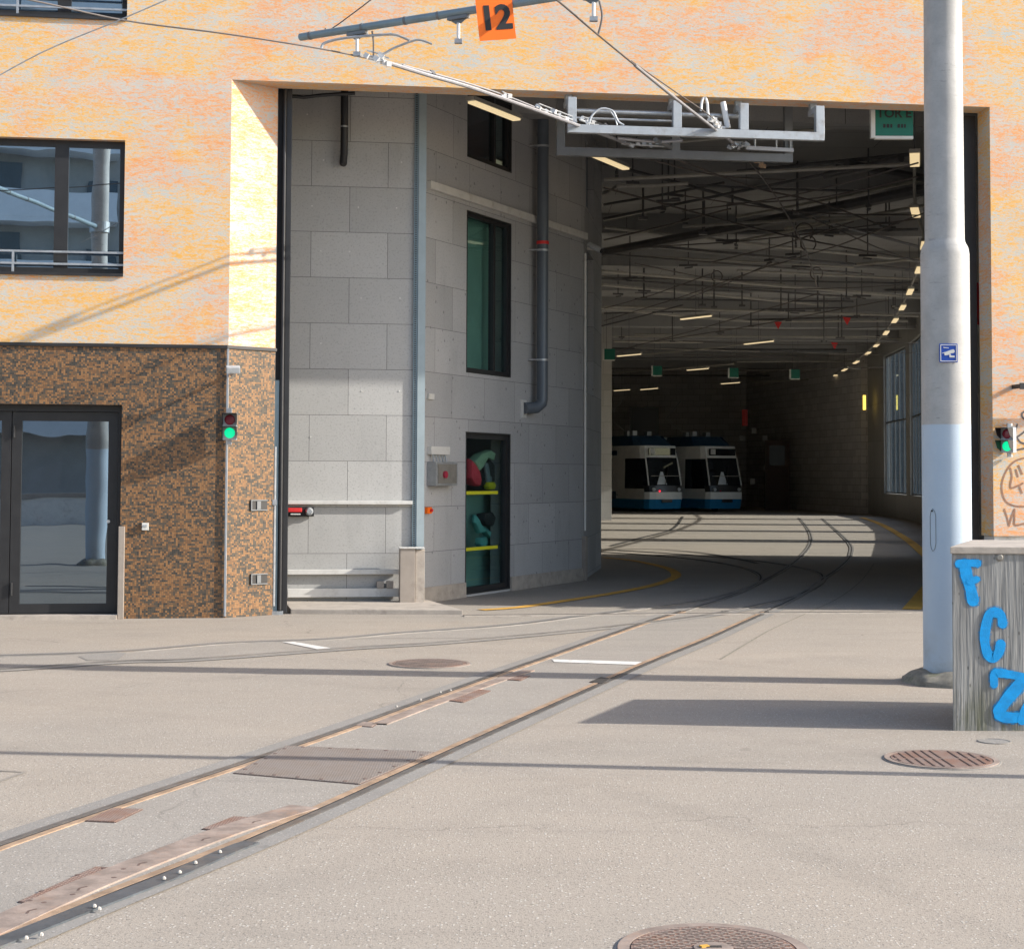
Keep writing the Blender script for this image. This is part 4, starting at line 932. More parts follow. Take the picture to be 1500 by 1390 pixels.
# right wall bracket, markers
ub, zb2 = FP(1482, 567); t = thing('wall_bracket', 'dark flat iron bracket on the plaster at the right edge', 'bracket', FW(ub, 0, zb2))
mb = MB(); mb.bar(FW(ub, -.22, zb2), FW(ub+1.0, -.22, zb2), .02, .075); mb.build('flat_bar', 'anth', t)
for du_ in (.01, .9):
    mb = MB(); mb.bar(FW(ub+du_, -.209, zb2), FW(ub+du_, .0, zb2), .02, .05); mb.build('stand_off', 'anth', t)
red = [PL(x, y, FW(0, T+.3, 0), ALF) for x, y in ((1429, 416), (1431, 477))]
mb = MB(); p = (red[0]+red[1])/2; mb.box(p+V((0, -.1, 0)), (.13, .05, abs(red[0].z-red[1].z)), ALF); tag(mb.build('warning_plate', 'red', origin=p), 'narrow red upright plate behind the mast in the entrance', 'warning plate')
# graffiti on the right plaster
def gstroke(name, strokes, mat, w, label):
    mb = MB(); k = 0
    for st in strokes:
        pts = smooth_path([FW(FP(x, y)[0], -.0025-.0004*k, FP(x, y)[1]) for x, y in st], 5) if len(st) > 2 else [FW(FP(x, y)[0], -.0025-.0004*k, FP(x, y)[1]) for x, y in st]
        mb.stroke(pts, w, N_, 0, 6); k += 1
    o = mb.build(name, mat, origin=FW(FP(*strokes[0][0])[0], 0, FP(*strokes[0][0])[1])); tag(o, label, 'graffiti')
gstroke('graffiti', [[(1490, 622), (1488, 630), (1488, 640), (1496, 636), (1505, 628)], [(1489, 640), (1495, 648), (1506, 652), (1510, 662)], [(1490, 659), (1500, 657), (1512, 655)], [(1502, 602), (1497, 606), (1499, 613), (1508, 614), (1512, 606), (1506, 600), (1502, 602)]], 'graf2', .022, 'dark marker scrawl beside the right signal')
gstroke('graffiti', [[(1500, 671), (1486, 676), (1475, 688), (1468, 706), (1468, 722), (1474, 735), (1486, 741), (1500, 742)], [(1480, 686), (1482, 698), (1480, 714), (1490, 712), (1498, 708)], [(1488, 688), (1491, 698)], [(1492, 682), (1497, 694)], [(1493, 712), (1497, 722)]], 'graf3', .022, 'brown round face scrawl on the plaster at the right edge')
gstroke('graffiti', [[(1471, 746), (1475, 758), (1478, 770)], [(1478, 770), (1482, 756), (1486, 746)], [(1486, 746), (1486, 760), (1487, 769), (1500, 767), (1512, 766)]], 'graf3', .022, 'brown marker letters VL low on the plaster at the right edge')

# ================================================================== overhead frames, arm, wires
def fpf(px, py, v): 
    q = PL(px, py, FW(0, v, 0), ALF); return (q-A0).dot(E_), q.z
t = thing('steel_gantry', 'bright grey rectangular steel frame hung under the lintel', 'steel frame', FW(5, -.08, 5.7))
zb = (fpf(832, 184, -.08)[1]+fpf(1208, 197, -.08)[1])/2-.02; zt = zL+.02; mb = MB(); th = .05
us = [fpf(x, 190, -.08)[0] for x in (838, 992, 1090, 1201)]
mb.fbox(us[0]-.05, us[3]+.05, -.10, -.02, zb-.06, zb+.035)
for i, u in enumerate(us):
    mb.fbox(u-.05, u+.05, -.10, -.02, zb+.035, 5.93); mb.fbox(u-.05, u+.05, -.02, .22, 5.86, 5.93)
    mb.fbox(u-.04, u+.04, .14, .22, 5.93, 6.02)
mb.build('frame', 'framegrey', t, bevel=.004)
mb = MB()
for v in (.3,): 
    for z in (5.82,): mb.tube([FW(us[0]+.05, .12, z), FW(us[2], .12, z)], .028, 10)
mb.tube([FW(us[0]+.05, .10, z-.09), FW(us[1], .10, z-.09)], .014, 8); mb.build('cross_tube', 'steel', t, smooth=True)
t2 = thing('steel_gantry', 'dull grey steel frame hanging behind the bright one inside the entrance', 'steel frame', FW(5, 1.0, 5.6))
u0, z0 = fpf(815, 222, 1.0); u1, _ = fpf(1160, 222, 1.0); mb = MB()
mb.fbox(u0, u1, .96, 1.04, z0-.05, z0+.05); 
for u in (u0+.05, u1-.05, (u0+u1)/2): mb.fbox(u-.05, u+.05, .961, 1.039, z0+.05, 7.02)
mb.build('frame', 'dimgrey', t2)
def hcable(pts, r, mat, label, name='loose_cable', cat='cable'):
    q = smooth_path(pts, 6); mb = MB(); mb.tube(q, r, 8); return tag(mb.build(name, mat, origin=q[0], smooth=True), label, cat)
fq = lambda x, y, v=.02: PL(x, y, FW(0, v, 0), ALF)
hcable([fq(862, 185), fq(867, 170), fq(880, 160), fq(897, 163), fq(905, 178), fq(914, 184)], .013, 'greypaint', 'pale cable looped over the left bay of the bright frame')
hcable([fq(880, 159), fq(890, 160), fq(900, 172), fq(904, 184)], .009, 'steel', 'thin cable hanging inside the left bay of the bright frame')
hcable([fq(1027, 163), fq(1028, 150), fq(1032, 142), fq(1036, 152), fq(1038, 170), fq(1048, 182), fq(1062, 188)], .016, 'ceram', 'white looped cable arching over the second bay of the bright frame')
mb = MB(); a, b = fq(1059, 150, .05), fq(1066, 188, .05); mb.tube([a, b], .035, 12); tag(mb.build('insulator', 'ceram', origin=a, smooth=True), 'white tubular insulator in the middle bay of the bright frame', 'insulator')
def clamp_cluster(c, d, n, label, mat='steel', spread=.5):
    c = V(c); d = V(d).normalized(); t = thing('wire_clamp', label, 'clamp', c)
    mb = MB(); side = V((-d.y, d.x, 0))
    for k in range(n):
        q = c+d*(k/(n-1)-.5)*spread+side*random.uniform(-.02, .02)+V((0, 0, random.uniform(-.02, .03)))
        mb.box(q, (random.uniform(.03, .05), random.uniform(.04, .07), random.uniform(.03, .05)), random.uniform(0, 2), random.uniform(0, 1))
    mb.build('clamps', mat, t)
    mb = MB(); mb.tube([c-d*spread*.6, c+d*spread*.6], .012, 8); mb.tube([c-d*spread*.5+V((0, 0, .05)), c+d*spread*.5+V((0, 0, .04))], .008, 6); mb.build('rod', 'steel', t)
    return t
# contact wires (height 5.6)
WH = 5.6
w1 = [G(x, y, WH) for x, y in ((-400, -75), (0, -8), (180, 30), (330, 50), (470, 72), (570, 93), (625, 110), (700, 132), (830, 178), (925, 213))]
def wire(pts, r, mat, label, name='contact_wire', n=6, cat='wire', group=None):
    mb = MB(); mb.tube(smooth_path(pts, n), r, 8); return tag(mb.build(name, mat, origin=pts[0], smooth=True), label, cat, group)
wire(w1[:6], .008, 'wire', 'thin dark contact wire from the upper left edge to the end of the arm')
wire(w1[5:], .021, 'wirel', 'thick bright conductor bar running down into the bright frame', 'conductor_bar')
wire([G(x, y, WH+.06) for x, y in ((590, 96), (690, 124), (760, 148), (850, 186))], .010, 'wirel', 'thin bright bar above the thick conductor bar', 'conductor_bar')
wire([G(x, y, WH) for x, y in ((925, 213), (985, 232), (1065, 262), (1120, 279), (1200, 297), (1290, 330))], .014, 'wire', 'dark contact wire continuing from the conductor bar to the right inside the hall')
w2 = [G(x, y, WH) for x, y in ((740, -60), (820, 4), (868, 45), (930, 96))]
wire(w2, .009, 'wire', 'thin dark contact wire from the top edge past the arm')
wire([G(x, y, WH) for x, y in ((930, 96), (990, 145), (1075, 211))], .017, 'wirel', 'bright conductor bar slanting to the silver clamp below the frame', 'conductor_bar')
wire([G(x, y, WH+.07) for x, y in ((925, 90), (985, 132), (1040, 170), (1068, 196))], .007, 'wire', 'thin dark wire above the slanting conductor bar')
wire([G(x, y, WH) for x, y in ((1075, 211), (1118, 262), (1150, 310), (1180, 366), (1197, 420))], .012, 'wire', 'dark contact wire dropping away deep into the hall')
clamp_cluster(G(740, 143, WH+.03), w1[8]-w1[7], 3, 'small bright clamp on the thick conductor bar above the hall window', 'ceram', .12)
clamp_cluster(G(815, 168, WH+.06), w1[8]-w1[7], 6, 'chain of white insulators where the bars reach the bright frame', 'ceram', .75)
clamp_cluster(G(872, 184, WH+.06), w1[8]-w1[7], 9, 'tangle of white fittings on the lower rail of the bright frame', 'ceram', .6)
clamp_cluster(G(944, 213, WH), (1, .3, 0), 7, 'grey clamps below the left part of the bright frame', 'steel', .5)
clamp_cluster(G(1050, 182, WH+.05), w2[3]-w2[2], 9, 'cluster of pale fittings under the middle of the bright frame', 'ceram', .5)
clamp_cluster(G(1082, 214, WH), (1, .1, 0), 9, 'silver clamp where the slanting bar ends below the frame', 'steel', .22)
clamp_cluster(G(1112, 238, WH-.03), G(1135, 265, WH)-G(1105, 228, WH), 6, 'brown rusty tension fitting behind the silver clamp', 'rust', .5)
t = thing('section_rail', 'short silver rail with studs hanging below the right part of the bright frame', 'rail', G(1130, 218, WH))
a, b = G(1092, 217, WH), G(1163, 219, WH); b = V((b.x, a.y+.15, a.z)); mb = MB(); mb.bar(a, b, .05, .045); mb.build('bar', 'wirel', t)
mb = MB()
for f in (.2, .65, .95): q = a.lerp(b, f); mb.tube([q+V((0, 0, .02)), q+V((0, 0, .13))], .012, 8)
mb.build('studs', 'steel', t)
mb = MB(); mb.bar(a+V((.1, .25, -.05)), b+V((0, .3, -.05)), .08, .05); mb.build('back_bar', 'dimgrey', t)
hcable([G(905, 203, WH), G(960, 208, WH), G(1000, 206, WH)], .02, 'wirel', 'pale horizontal tube just below the bright frame', 'cross_tube', 'tube')
mb = MB(); mb.tube([G(960, 205, WH), G(1000, 224, WH)], .03, 10); tag(mb.build('insulator', 'dimgrey', origin=G(960, 205, WH), smooth=True), 'grey ribbed insulator slanting below the bright frame', 'insulator')

# ---- catenary mast with arm
PC = G(1389, 1000); ARMZ = 5.86
def mast(loc, label, arm_to, armlabel, clab=None):
    t = thing('catenary_mast', label, 'mast', loc)
    r1, r2 = .187, .152
    mb = MB(); mb.lathe(loc, [(r1, -.05), (r1, .5), (r1, 2.0), (r1, 3.33), (r1-.008, 3.38), (r2+.004, 3.425), (r2, 3.45), (r2-.004, 5.0), (r2-.01, 8.5)], 48); mb.build('shaft', 'pole', t, smooth=True)
    mb = MB(); prof = [(.35, -.01), (.34, .03), (.30, .065), (.24, .09), (.195, .10)]
    n = 36; vs = []; fs = []
    for i, (r, z) in enumerate(prof):
        for k in range(n):
            a = 2*math.pi*k/n; rr = r*(1+(.06*math.sin(3*a+1)+.04*math.sin(7*a))*(1 if i < 3 else .3)); vs.append(loc+V((rr*math.cos(a), rr*math.sin(a), z+.01*math.sin(5*a+i))))
    for i in range(len(prof)-1):
        for k in range(n): fs.append((i*n+k, i*n+(k+1) % n, (i+1)*n+(k+1) % n, (i+1)*n+k))
    mb.mesh(vs, fs); mb.build('mortar_foot', 'moss', t, smooth=True)
    d = (arm_to-V((loc.x, loc.y, ARMZ))); dn = d.normalized(); a = V((loc.x, loc.y, ARMZ))+dn*.15
    mb = MB(); mb.tube([a, a+(arm_to-a)*.5, arm_to], .037, 16); arm = mb.build('arm', 'bluegrey', t, smooth=True)
    for f in (.18, .30, .5, .62, .74, .80, .88, .98):
        mb = MB(); q = a+(arm_to-a)*f; mb.tube([q-dn*.012, q+dn*.012], .041, 16); mb.build('arm_band', 'dimgrey', arm)
    mb = MB(); mb.lathe(V((loc.x, loc.y, ARMZ)), [(.17, -.08), (.17, .08)], 32); mb.build('collar', 'steel', t)
    return t, a, dn
_q = G(440, 55, ARMZ)
tm, armA, armD = mast(PC, 'stout pale blue grey catenary mast standing beside the graffiti block', _q, '')
# access-door outline on the shaft
mb = MB(); pts = []
for ang, z in [(-2.55, 1.08), (-2.55, 1.29), (-2.5, 1.33), (-2.42, 1.345), (-2.33, 1.33), (-2.28, 1.29), (-2.28, 1.08), (-2.33, 1.04), (-2.42, 1.02), (-2.5, 1.04), (-2.55, 1.08)]:
    pts.append(PC+V((.1885*math.cos(ang), .1885*math.sin(ang), z)))
mb.tube(pts, .002, 5); mb.build('access_hatch', 'dimgrey', tm)
mb = MB(); q = PC+V((.192*math.cos(-2.45), .192*math.sin(-2.45), 1.33)); mb.tube([q, q+V((0, -.006, 0))], .007, 8); mb.build('hatch_lock', 'anth', tm)
# cctv sign
t = thing('camera_sign', 'small square blue sign with a white camera symbol on the mast', 'sign', PC+V((0, -.2, 2.65)))
a, b = PY(1376, 503.5, PC.y-.195), PY(1403, 531, PC.y-.195); cx, cz, w, h = (a.x+b.x)/2, (a.z+b.z)/2, b.x-a.x, a.z-b.z; yy = PC.y-.197
mb = MB(); mb.box((cx, yy+.006, cz), (w, .006, h)); mb.build('plate', 'blue', t, bevel=.003)
mb = MB(); k = .43
for s_ in (-1, 1): mb.box((cx, yy+.002, cz+s_*h*k), (w*2*k+.006, .002, .006)); mb.box((cx+s_*w*k, yy+.0019, cz), (.006, .002, h*2*k-.006))
S = lambda x, y: (cx+(x-480)/680*w, yy+.001, cz-(y-690)/700*h)
mb.prism([S(*p) for p in ((320, 690), (330, 780), (420, 775), (545, 735), (560, 705), (660, 690), (705, 660), (705, 590), (660, 550), (560, 575), (480, 605), (390, 640), (310, 665), (235, 690), (250, 705))], (0, .002, 0))
mb.prism([S(*p) for p in ((505, 755), (550, 735), (585, 785), (705, 785), (705, 855), (515, 855))], (0, .002, 0))
mb.prism([S(*p) for p in ((285, 470), (490, 490), (490, 515), (290, 500))], (0, .002, 0))
mb.build('camera_symbol', 'signwhite', t)
# sign 12 hung on the arm
pc = PY(725, 22, 14.85); f12 = None
best = min((( (armA+(_q-armA)*(i/200)) for i in range(201))), key=lambda p: abs((p.x/p.y)-(pc.x/pc.y))); Y12 = best.y-.16
t = thing('number_sign', 'tilted bright orange square sign reading 12 on the overhead arm', 'sign', PY(725, 25, Y12))
c = PY(725.5, 22, Y12); tilt = math.radians(6.5); hx = V((math.cos(.15), math.sin(.15), 0)); ax = hx*math.cos(tilt)+V((0, 0, math.sin(tilt))); nn = V((hx.y, -hx.x, 0)); ay = hx*(-math.sin(tilt))+V((0, 0, math.cos(tilt)))
W_, H_ = .335, .46
mb = MB(); mb.prism([c+ax*sx*W_/2+ay*sz*H_/2 for sx, sz in ((-1, -1), (1, -1), (1, 1), (-1, 1))], -nn*.004); mb.build('panel', 'orange', t)
mb = MB(); text_mesh(mb, '12', .30, PY(726, 28, Y12), ax, ay, nn, .012, sx=1.0, depth=.003); mb.build('numerals', 'ink', t)
for f_ in (-.13, .13):
    mb = MB(); q = best+armD*f_; mb.tube([q-armD*.01, q+armD*.01], .045, 12); mb.build('clamp', 'steel', t)
# fittings below the arm
def armpt(px):
    return min(((armA+(_q-armA)*(i/400)) for i in range(401)), key=lambda p: abs(750+2450*p.x/p.y-px))
def insul(px, wpt, label):
    p = armpt(px); t = thing('wire_hanger', label, 'wire hanger', p)
    mb = MB(); mb.bar(p-armD*.11-V((0, 0, .05)), p+armD*.11-V((0, 0, .05)), .05, .03); mb.prism([p-armD*.09-V((0, 0, .06)), p+armD*.09-V((0, 0, .06)), p+armD*.03-V((0, 0, .1)), p-armD*.03-V((0, 0, .1))], (0, .03, 0)); mb.build('yoke', 'dimgrey', t)
    mb = MB(); a = p-V((0, 0, .1)); mb.tube([a, wpt+V((0, 0, .03))], .016, 10); mb.build('insulator', 'ceram', t)
    mb = MB(); mb.box(wpt+V((0, 0, .01)), (.07, .05, .04)); mb.build('clamp', 'steel', t)
p = armpt(519); insul(519, V((p.x, p.y, WH)), 'insulated hanger holding the wire below the left end of the arm')
p = armpt(668); insul(668, V((p.x, p.y, WH-.02)), 'insulated hanger beside the orange sign')
p = armpt(868); insul(868, V((p.x, p.y, WH)), 'insulated hanger at the top edge right of the orange sign')
AY = armpt(560).y
aq = lambda x, y, dy=0: PY(x, y, AY+dy)
hcable([aq(471, 73), aq(475, 64), aq(500, 57), aq(540, 53), aq(575, 51), aq(592, 56), aq(600, 60)], .013, 'steel', 'upper curved grey registration arm under the overhead arm', 'registration_arm', 'registration arm')
hcable([aq(557, 83), aq(575, 72), aq(600, 62), aq(615, 59), aq(633, 65)], .011, 'steel', 'lower curved grey registration arm under the overhead arm', 'registration_arm', 'registration arm')
hcable([aq(545, 46), aq(547, 62), aq(547, 84)], .008, 'wire', 'short dark jumper cable from the arm down to the wire')
hcable([aq(878, 2), aq(882, 25), aq(876, 52)], .010, 'wire', 'dark curved jumper cable right of the orange sign')
clamp_cluster(aq(548, 84), (1, 0, -.2), 4, 'bright clamp on the contact wire below the arm', 'ceram', .14)
clamp_cluster(aq(562, 90), (1, 0, -.2), 3, 'small bright clamp where the lower registration arm meets the wire', 'ceram', .10)
clamp_cluster(G(630, 112, WH+.03), (1, .5, 0), 2, 'dark small clamp on the conductor bar', 'dimgrey', .06)
wire([armpt(470)+V((0, 0, .05)), armpt(470)+V((.35, -.1, .22)), armpt(470)+V((3.3, -1.2, 2.2))], .006, 'wire', 'thin dark stay wire rising from the left end of the arm', 'stay_wire')
wire([PY(-60, 145, 14), PY(60, 78, 14), PY(175, 30, 14), PY(262, -8, 14), PY(330, -40, 14)], .0055, 'steel', 'thin slanting wire across the upper left of the plaster', 'stay_wire')
# second mast of the same kind, off to the left, mirrored in the upper window
m2 = V((-4.2, 7.7, 0)); mast(m2, 'stout pale catenary mast outside the frame mirrored in the left window', V((-6.6, 12.6, 5.95)), '')
# slender lamp post outside the frame on the right (its shadow crosses the forecourt)
lp = G(1500, 1137)+V((1.9, -.22, 0))
t = thing('lamp_post', 'slender grey lamp post right of the camera throwing the thin shadow line', 'lamp post', lp)
mb = MB(); mb.lathe(lp, [(.06, 0), (.055, 3), (.045, 6.5)], 16); mb.build('post', 'steel', t, smooth=True)
mb = MB(); mb.bar(lp+V((0, 0, 6.5)), lp+V((.1, -.9, 6.6)), .14, .06); mb.build('lamp_head', 'dimgrey', t)

# ================================================================== concrete block with letters
b0 = G(1396, 1070); yF = b0.y; bh = PY(1395, 799.5, yF).z; bw = 1.6; bd = 1.15
t = thing('concrete_block', 'weathered board marked concrete block sprayed with blue letters FCZ', 'concrete block', b0)
mb = MB(); mb.prism([(b0.x, yF, -.05), (b0.x+bw, yF, -.05), (b0.x+bw, yF+bd, -.05), (b0.x+.46, yF+bd, -.05)], (0, 0, bh+.0)); mb.build('block', 'board', t, bevel=.008)
mb = MB(); mb.prism([(b0.x-.012, yF-.012, bh-.05), (b0.x+bw, yF-.012, bh-.05), (b0.x+bw, yF+bd, bh-.05), (b0.x+.44, yF+bd, bh-.05)], (0, 0, .045)); mb.build('cap', 'kerb', t, bevel=.006)
mb = MB(); q = PY(1464, 816, yF-.001); mb.tube([q, q+V((0, -.01, 0))], [.028, .016], 14); mb.build('anchor_plug', 'cable', t)
def bst(pts, w, k=0): return [PY(x, y, yF-.0035-.0006*k) for x, y in pts], w
mb = MB(); mo = MB()
Z6 = lambda x, y: (1280+x/3.659, 760+y/3.659)
for k, (pts, w) in enumerate((
      ([(490, 262), (502, 320), (520, 380), (532, 436)], .080),
      ([(456, 240), (500, 236), (556, 238)], .054), ([(515, 334), (552, 324)], .046),
      ([(690, 560), (680, 515), (645, 500), (615, 520), (597, 600), (595, 660), (610, 720), (640, 745), (670, 715), (680, 672)], .068),
      ([(645, 885), (648, 832), (700, 828), (805, 848)], .060), ([(800, 862), (745, 930), (700, 985), (672, 1030)], .085), ([(672, 1050), (720, 1064), (790, 1062)], .075), ([(795, 1080), (812, 1020), (830, 985)], .06))):
    P_, w = bst([Z6(*q) for q in pts], w, k)
    P_ = smooth_path(P_, 6) if len(P_) > 2 else P_
    ww = [w*.9*(1+.06*math.sin(i*.45+k)) for i in range(len(P_))]
    mb.stroke(P_, ww, (0, 1, 0), 0, 8)
    mo.stroke([p+V((0, .0022, 0)) for p in P_], [w_*1.22+.006 for w_ in ww], (0, 1, 0), 0, 8)
mb.build('spray_letters', 'graf', t)
mo.build('overspray', 'ospray', t)

# ================================================================== hall contents
# green signs
def gsign(px, py, h, w, label, txt=None, ht=None):
    c = G(px, py, h); t = thing('hanging_sign', label, 'sign', c, 'green number signs hanging in the hall')
    hh = ht or w; mb = MB(); mb.box(c, (w, .05, hh)); mb.build('panel', 'green', t)
    mb = MB(); mb.box(c+V((-w/2-.025, .01, -.01)), (.05, .08, hh+.03)); mb.box(c+V((.0, .01, -hh/2-.02)), (w, .08, .035)); mb.build('edge', 'signwhite', t)
    mb = MB(); mb.tube([c+V((-w*.3, 0, hh/2)), c+V((-w*.3, 0, HC-h))], .008, 6); mb.tube([c+V((w*.3, 0, hh/2)), c+V((w*.3, 0, HC-h))], .008, 6); mb.build('rods', 'dimgrey', t)
    if txt:
        mb = MB(); 
        for body, dz, sz in txt: text_mesh(mb, body, sz, c+V((0, -.026, dz)), (1, 0, 0), (0, 0, 1), (0, -1, 0), .004)
        mb.build('lettering', 'ink', t)
        mb = MB()
        for dx, w_ in ((-.12, .035), (-.075, .04), (-.035, .03), (.055, .035), (.095, .03), (.13, .025)): mb.box(c+V((dx, -.028, -.13)), (w_*.8, .004, .045))
        mb.build('small_print', 'ink', t)
gsign(1309, 170, 5.96, .46, 'green hall sign reading TOR E behind the top of the entrance beside the mast', [('TOR E', .02, .15)], .50)
for (x, y, lab) in ((893, 519, 'first'), (963, 543, 'second'), (1075, 546, 'third'), (1165, 548, 'fourth')):
    gsign(x, y, 5.4, .34, lab+' small green number sign from the left deep in the hall')
# tube lights
def tube_light(a, b, label, mat='lamp', w=.11, rail=True, group='lit fluorescent tubes in the hall'):
    t = thing('tube_light', label, 'tube light', a, group); d = (b-a).normalized()
    mb = MB(); mb.bar(a, b, w, .025); mb.build('tube', mat, t)
    mb = MB(); mb.bar(a+V((0, 0, .04))-d*.05, b+V((0, 0, .04))+d*.05, w*1.15, .05); mb.build('housing', 'palebar', t)
    m_ = (a+b)/2; mb = MB(); mb.tube([m_+V((0, 0, .05)), V((m_.x, m_.y, HC))], .008, 6); mb.build('rod', 'dimgrey', t); return t
tube_light(G(691, 150, 6.2), G(757, 176, 6.2), 'warm tube light slanting over the highest window of the angled wall')
tube_light(G(860, 224, 6.2), G(917, 248, 6.2), 'warm tube light near the far corner of the angled wall')
ordi = ['nearest', 'second', 'third', 'fourth', 'fifth', 'sixth', 'seventh', 'eighth', 'ninth', 'tenth', 'eleventh', 'twelfth', 'thirteenth']
sl = [(1340, 235), (1341, 312), (1354, 360), (1346, 396), (1333, 428), (1322, 451), (1311, 470), (1298, 488), (1284, 506), (1271, 518), (1254, 531), (1237, 542), (1222, 551)]
LH = 5.95; LP = [G(x, y, LH) for x, y in sl]
for i, p in enumerate(LP):
    nx = LP[i+1] if i < len(LP)-1 else LP[i]+(LP[i]-LP[i-1]); d = (nx-p).normalized(); L = .62+.012*p.y
    tube_light(p-d*L*.5, p+d*L*.5, ordi[i]+' lamp of the curved row of lamps along the right side of the hall', 'lamp', .13)
mb = MB(); mb.tube([p+V((0, 0, .09)) for p in smooth_path(LP, 3)], .025, 6); tag(mb.build('lamp_rail', 'palebar', origin=LP[0]), 'curved rail carrying the row of lamps along the right side of the hall', 'rail')
for k, (x0, y0, x1, y1, lab) in enumerate(((998, 468, 1041, 463, 'upper middle'), (1091, 504.5, 1132, 500, 'right of centre'), (905, 522, 938, 519, 'left beside the column'), (1007, 542.5, 1037, 540, 'centre'),
      (900, 572.5, 922, 571, 'lowest left'), (939, 571, 963, 569, 'second lowest left'), (1057, 562.5, 1083, 560.5, 'lowest right'))):
    tube_light(G(x0, y0, 5.6), G(x1, y1, 5.6), lab+' tube light among the far lights under the dark ceiling', 'lampcold', .08)
# ceiling installation: ducts, trays and conduits measured as segments
segs = [  # x0,y0,x1,y1,height,radius,mat,kind
 (880, 371, 1360, 277, 6.35, .10, 'darkbar', 'duct'), (905, 273, 1008, 269, 6.2, .03, 'palebar', 'c'), (885, 283, 905, 273, 6.2, .03, 'palebar', 'c'),
 (885, 322, 1120, 272, 6.6, .03, 'palebar', 'c'), (885, 300, 1060, 268, 6.55, .025, 'darkbar', 'c'), (1020, 272, 1250, 280, 6.4, .02, 'darkbar', 'c'),
 (885, 333, 1360, 384, 6.5, .035, 'palebar', 'c'), (960, 362, 1360, 398, 6.3, .05, 'darkbar', 'tray'), (885, 372, 1280, 402, 6.2, .02, 'darkbar', 'c'),
 (880, 397, 1360, 437, 6.45, .05, 'palebar', 'tray'), (880, 408, 1260, 436, 6.2, .025, 'darkbar', 'c'), (880, 417, 1210, 447, 6.5, .04, 'palebar', 'tray'),
 (880, 451, 1010, 464, 6.4, .05, 'palebar', 'tray'), (1010, 464, 1100, 471, 6.4, .05, 'palebar', 'tray'), (1100, 471, 1330, 470, 6.4, .05, 'palebar', 'tray'),
 (896, 493, 1300, 493, 6.5, .05, 'palebar', 'tray'), (900, 500, 1030, 501, 6.2, .04, 'palebar', 'c'), (880, 512, 1240, 514, 6.5, .08, 'darkbar', 'duct'),
 (900, 525, 1180, 522, 6.3, .05, 'darkbar', 'tray'), (900, 546, 1075, 533, 6.0, .03, 'palebar', 'c'), (880, 478, 1000, 447, 6.1, .02, 'darkbar', 'c'),
 (940, 520, 1130, 500, 5.8, .02, 'palebar', 'c'), (1250, 388, 1360, 376, 6.3, .03, 'palebar', 'c'), (1080, 318, 1360, 262, 6.6, .03, 'palebar', 'c'), (1210, 258, 1320, 232, 6.5, .07, 'darkbar', 'duct'), (1240, 240, 1360, 262, 6.6, .07, 'darkbar', 'duct'),
 (1150, 335, 1360, 300, 6.6, .03, 'palebar', 'c'), (1100, 560, 1185, 556, 5.9, .03, 'palebar', 'c'), (1220, 556, 1265, 559, 5.9, .03, 'ceram', 'c'), (1240, 538, 1262, 541, 5.9, .03, 'palebar', 'c'),
 (885, 352, 1070, 306, 6.3, .018, 'wire', 'c'), (1000, 440, 1130, 385, 5.9, .012, 'wire', 'w'), (885, 470, 1140, 385, 5.8, .012, 'wire', 'w'), (1130, 390, 1360, 310, 5.8, .012, 'wire', 'w'), (885, 452, 1040, 402, 5.7, .012, 'wire', 'w'),
 (1190, 320, 1360, 390, 5.8, .012, 'wire', 'w'), (900, 515, 1200, 430, 5.7, .014, 'wire', 'w'), (1040, 385, 1250, 325, 5.7, .012, 'wire', 'w'), (960, 500, 1300, 440, 5.7, .014, 'wire', 'w')]
names = dict(duct=('ceiling_duct', 'duct', 'thick dark duct'), tray=('cable_tray', 'cable tray', 'flat cable tray'), c=('ceiling_conduit', 'conduit', 'thin conduit'), w=('span_wire', 'wire', 'thin span wire'))
where = lambda x, y: ('left' if x < 1040 else 'middle' if x < 1200 else 'right')+' part of the hall ceiling, '+('near the entrance' if y < 330 else 'halfway in' if y < 450 else 'far back')
for k, (x0, y0, x1, y1, h, r, mt, kd) in enumerate(segs):
    nm, cat, lb = names[kd]; a, b = G(x0, y0, h), G(x1, y1, h)
    mb = MB()
    if kd == 'tray': mb.bar(a, b, .22, .05)
    else: mb.tube([a, a.lerp(b, .5)-V((0, 0, .05 if kd == 'w' else .015)), b], r, 8)
    tone = 'pale ' if mt in ('palebar', 'ceram') else 'dark '
    tag(mb.build(nm, mt, origin=a), (tone if kd != 'duct' else '')+lb+' across the '+where((x0+x1)/2, (y0+y1)/2), cat, cat+' runs under the hall ceiling')
rc = random.Random(12)
for k in range(34):
    y0 = 185+ (k/34)**.9*375; pale = rc.random() < .38; wire_ = rc.random() < .5; h = rc.uniform(5.75, 6.0) if wire_ else rc.uniform(6.2, 6.75)
    xa = rc.choice((885, 885, 930, 1000, 1080)); xb = rc.choice((1345, 1345, 1250, 1150)) if xa < 1000 else 1345
    sl_ = rc.uniform(-.22, .22)*(1.2 if y0 < 400 else .35)*(650-y0)/400
    a, b = G(xa, y0, h), G(xb, min(575, y0+sl_*(xb-xa)), h)
    if b.y > 84 or a.y > 84 or min(a.y, b.y) < 21.2: continue
    if b.x > HX(b.y)-.15: b.x = HX(b.y)-.15
    mb = MB(); mid = a.lerp(b, .5)-V((0, 0, .10 if wire_ else 0)); mb.tube(smooth_path([a, mid, b], 5), rc.uniform(.011, .016) if wire_ else rc.uniform(.02, .045), 6)
    tag(mb.build('overhead_wire' if wire_ else 'ceiling_conduit', 'wire' if wire_ else ('palebar' if pale else 'darkbar'), origin=a), 'thin wire or pipe among the tangle crossing the hall ceiling', 'overhead line', 'tangle of wires and pipes under the hall ceiling')
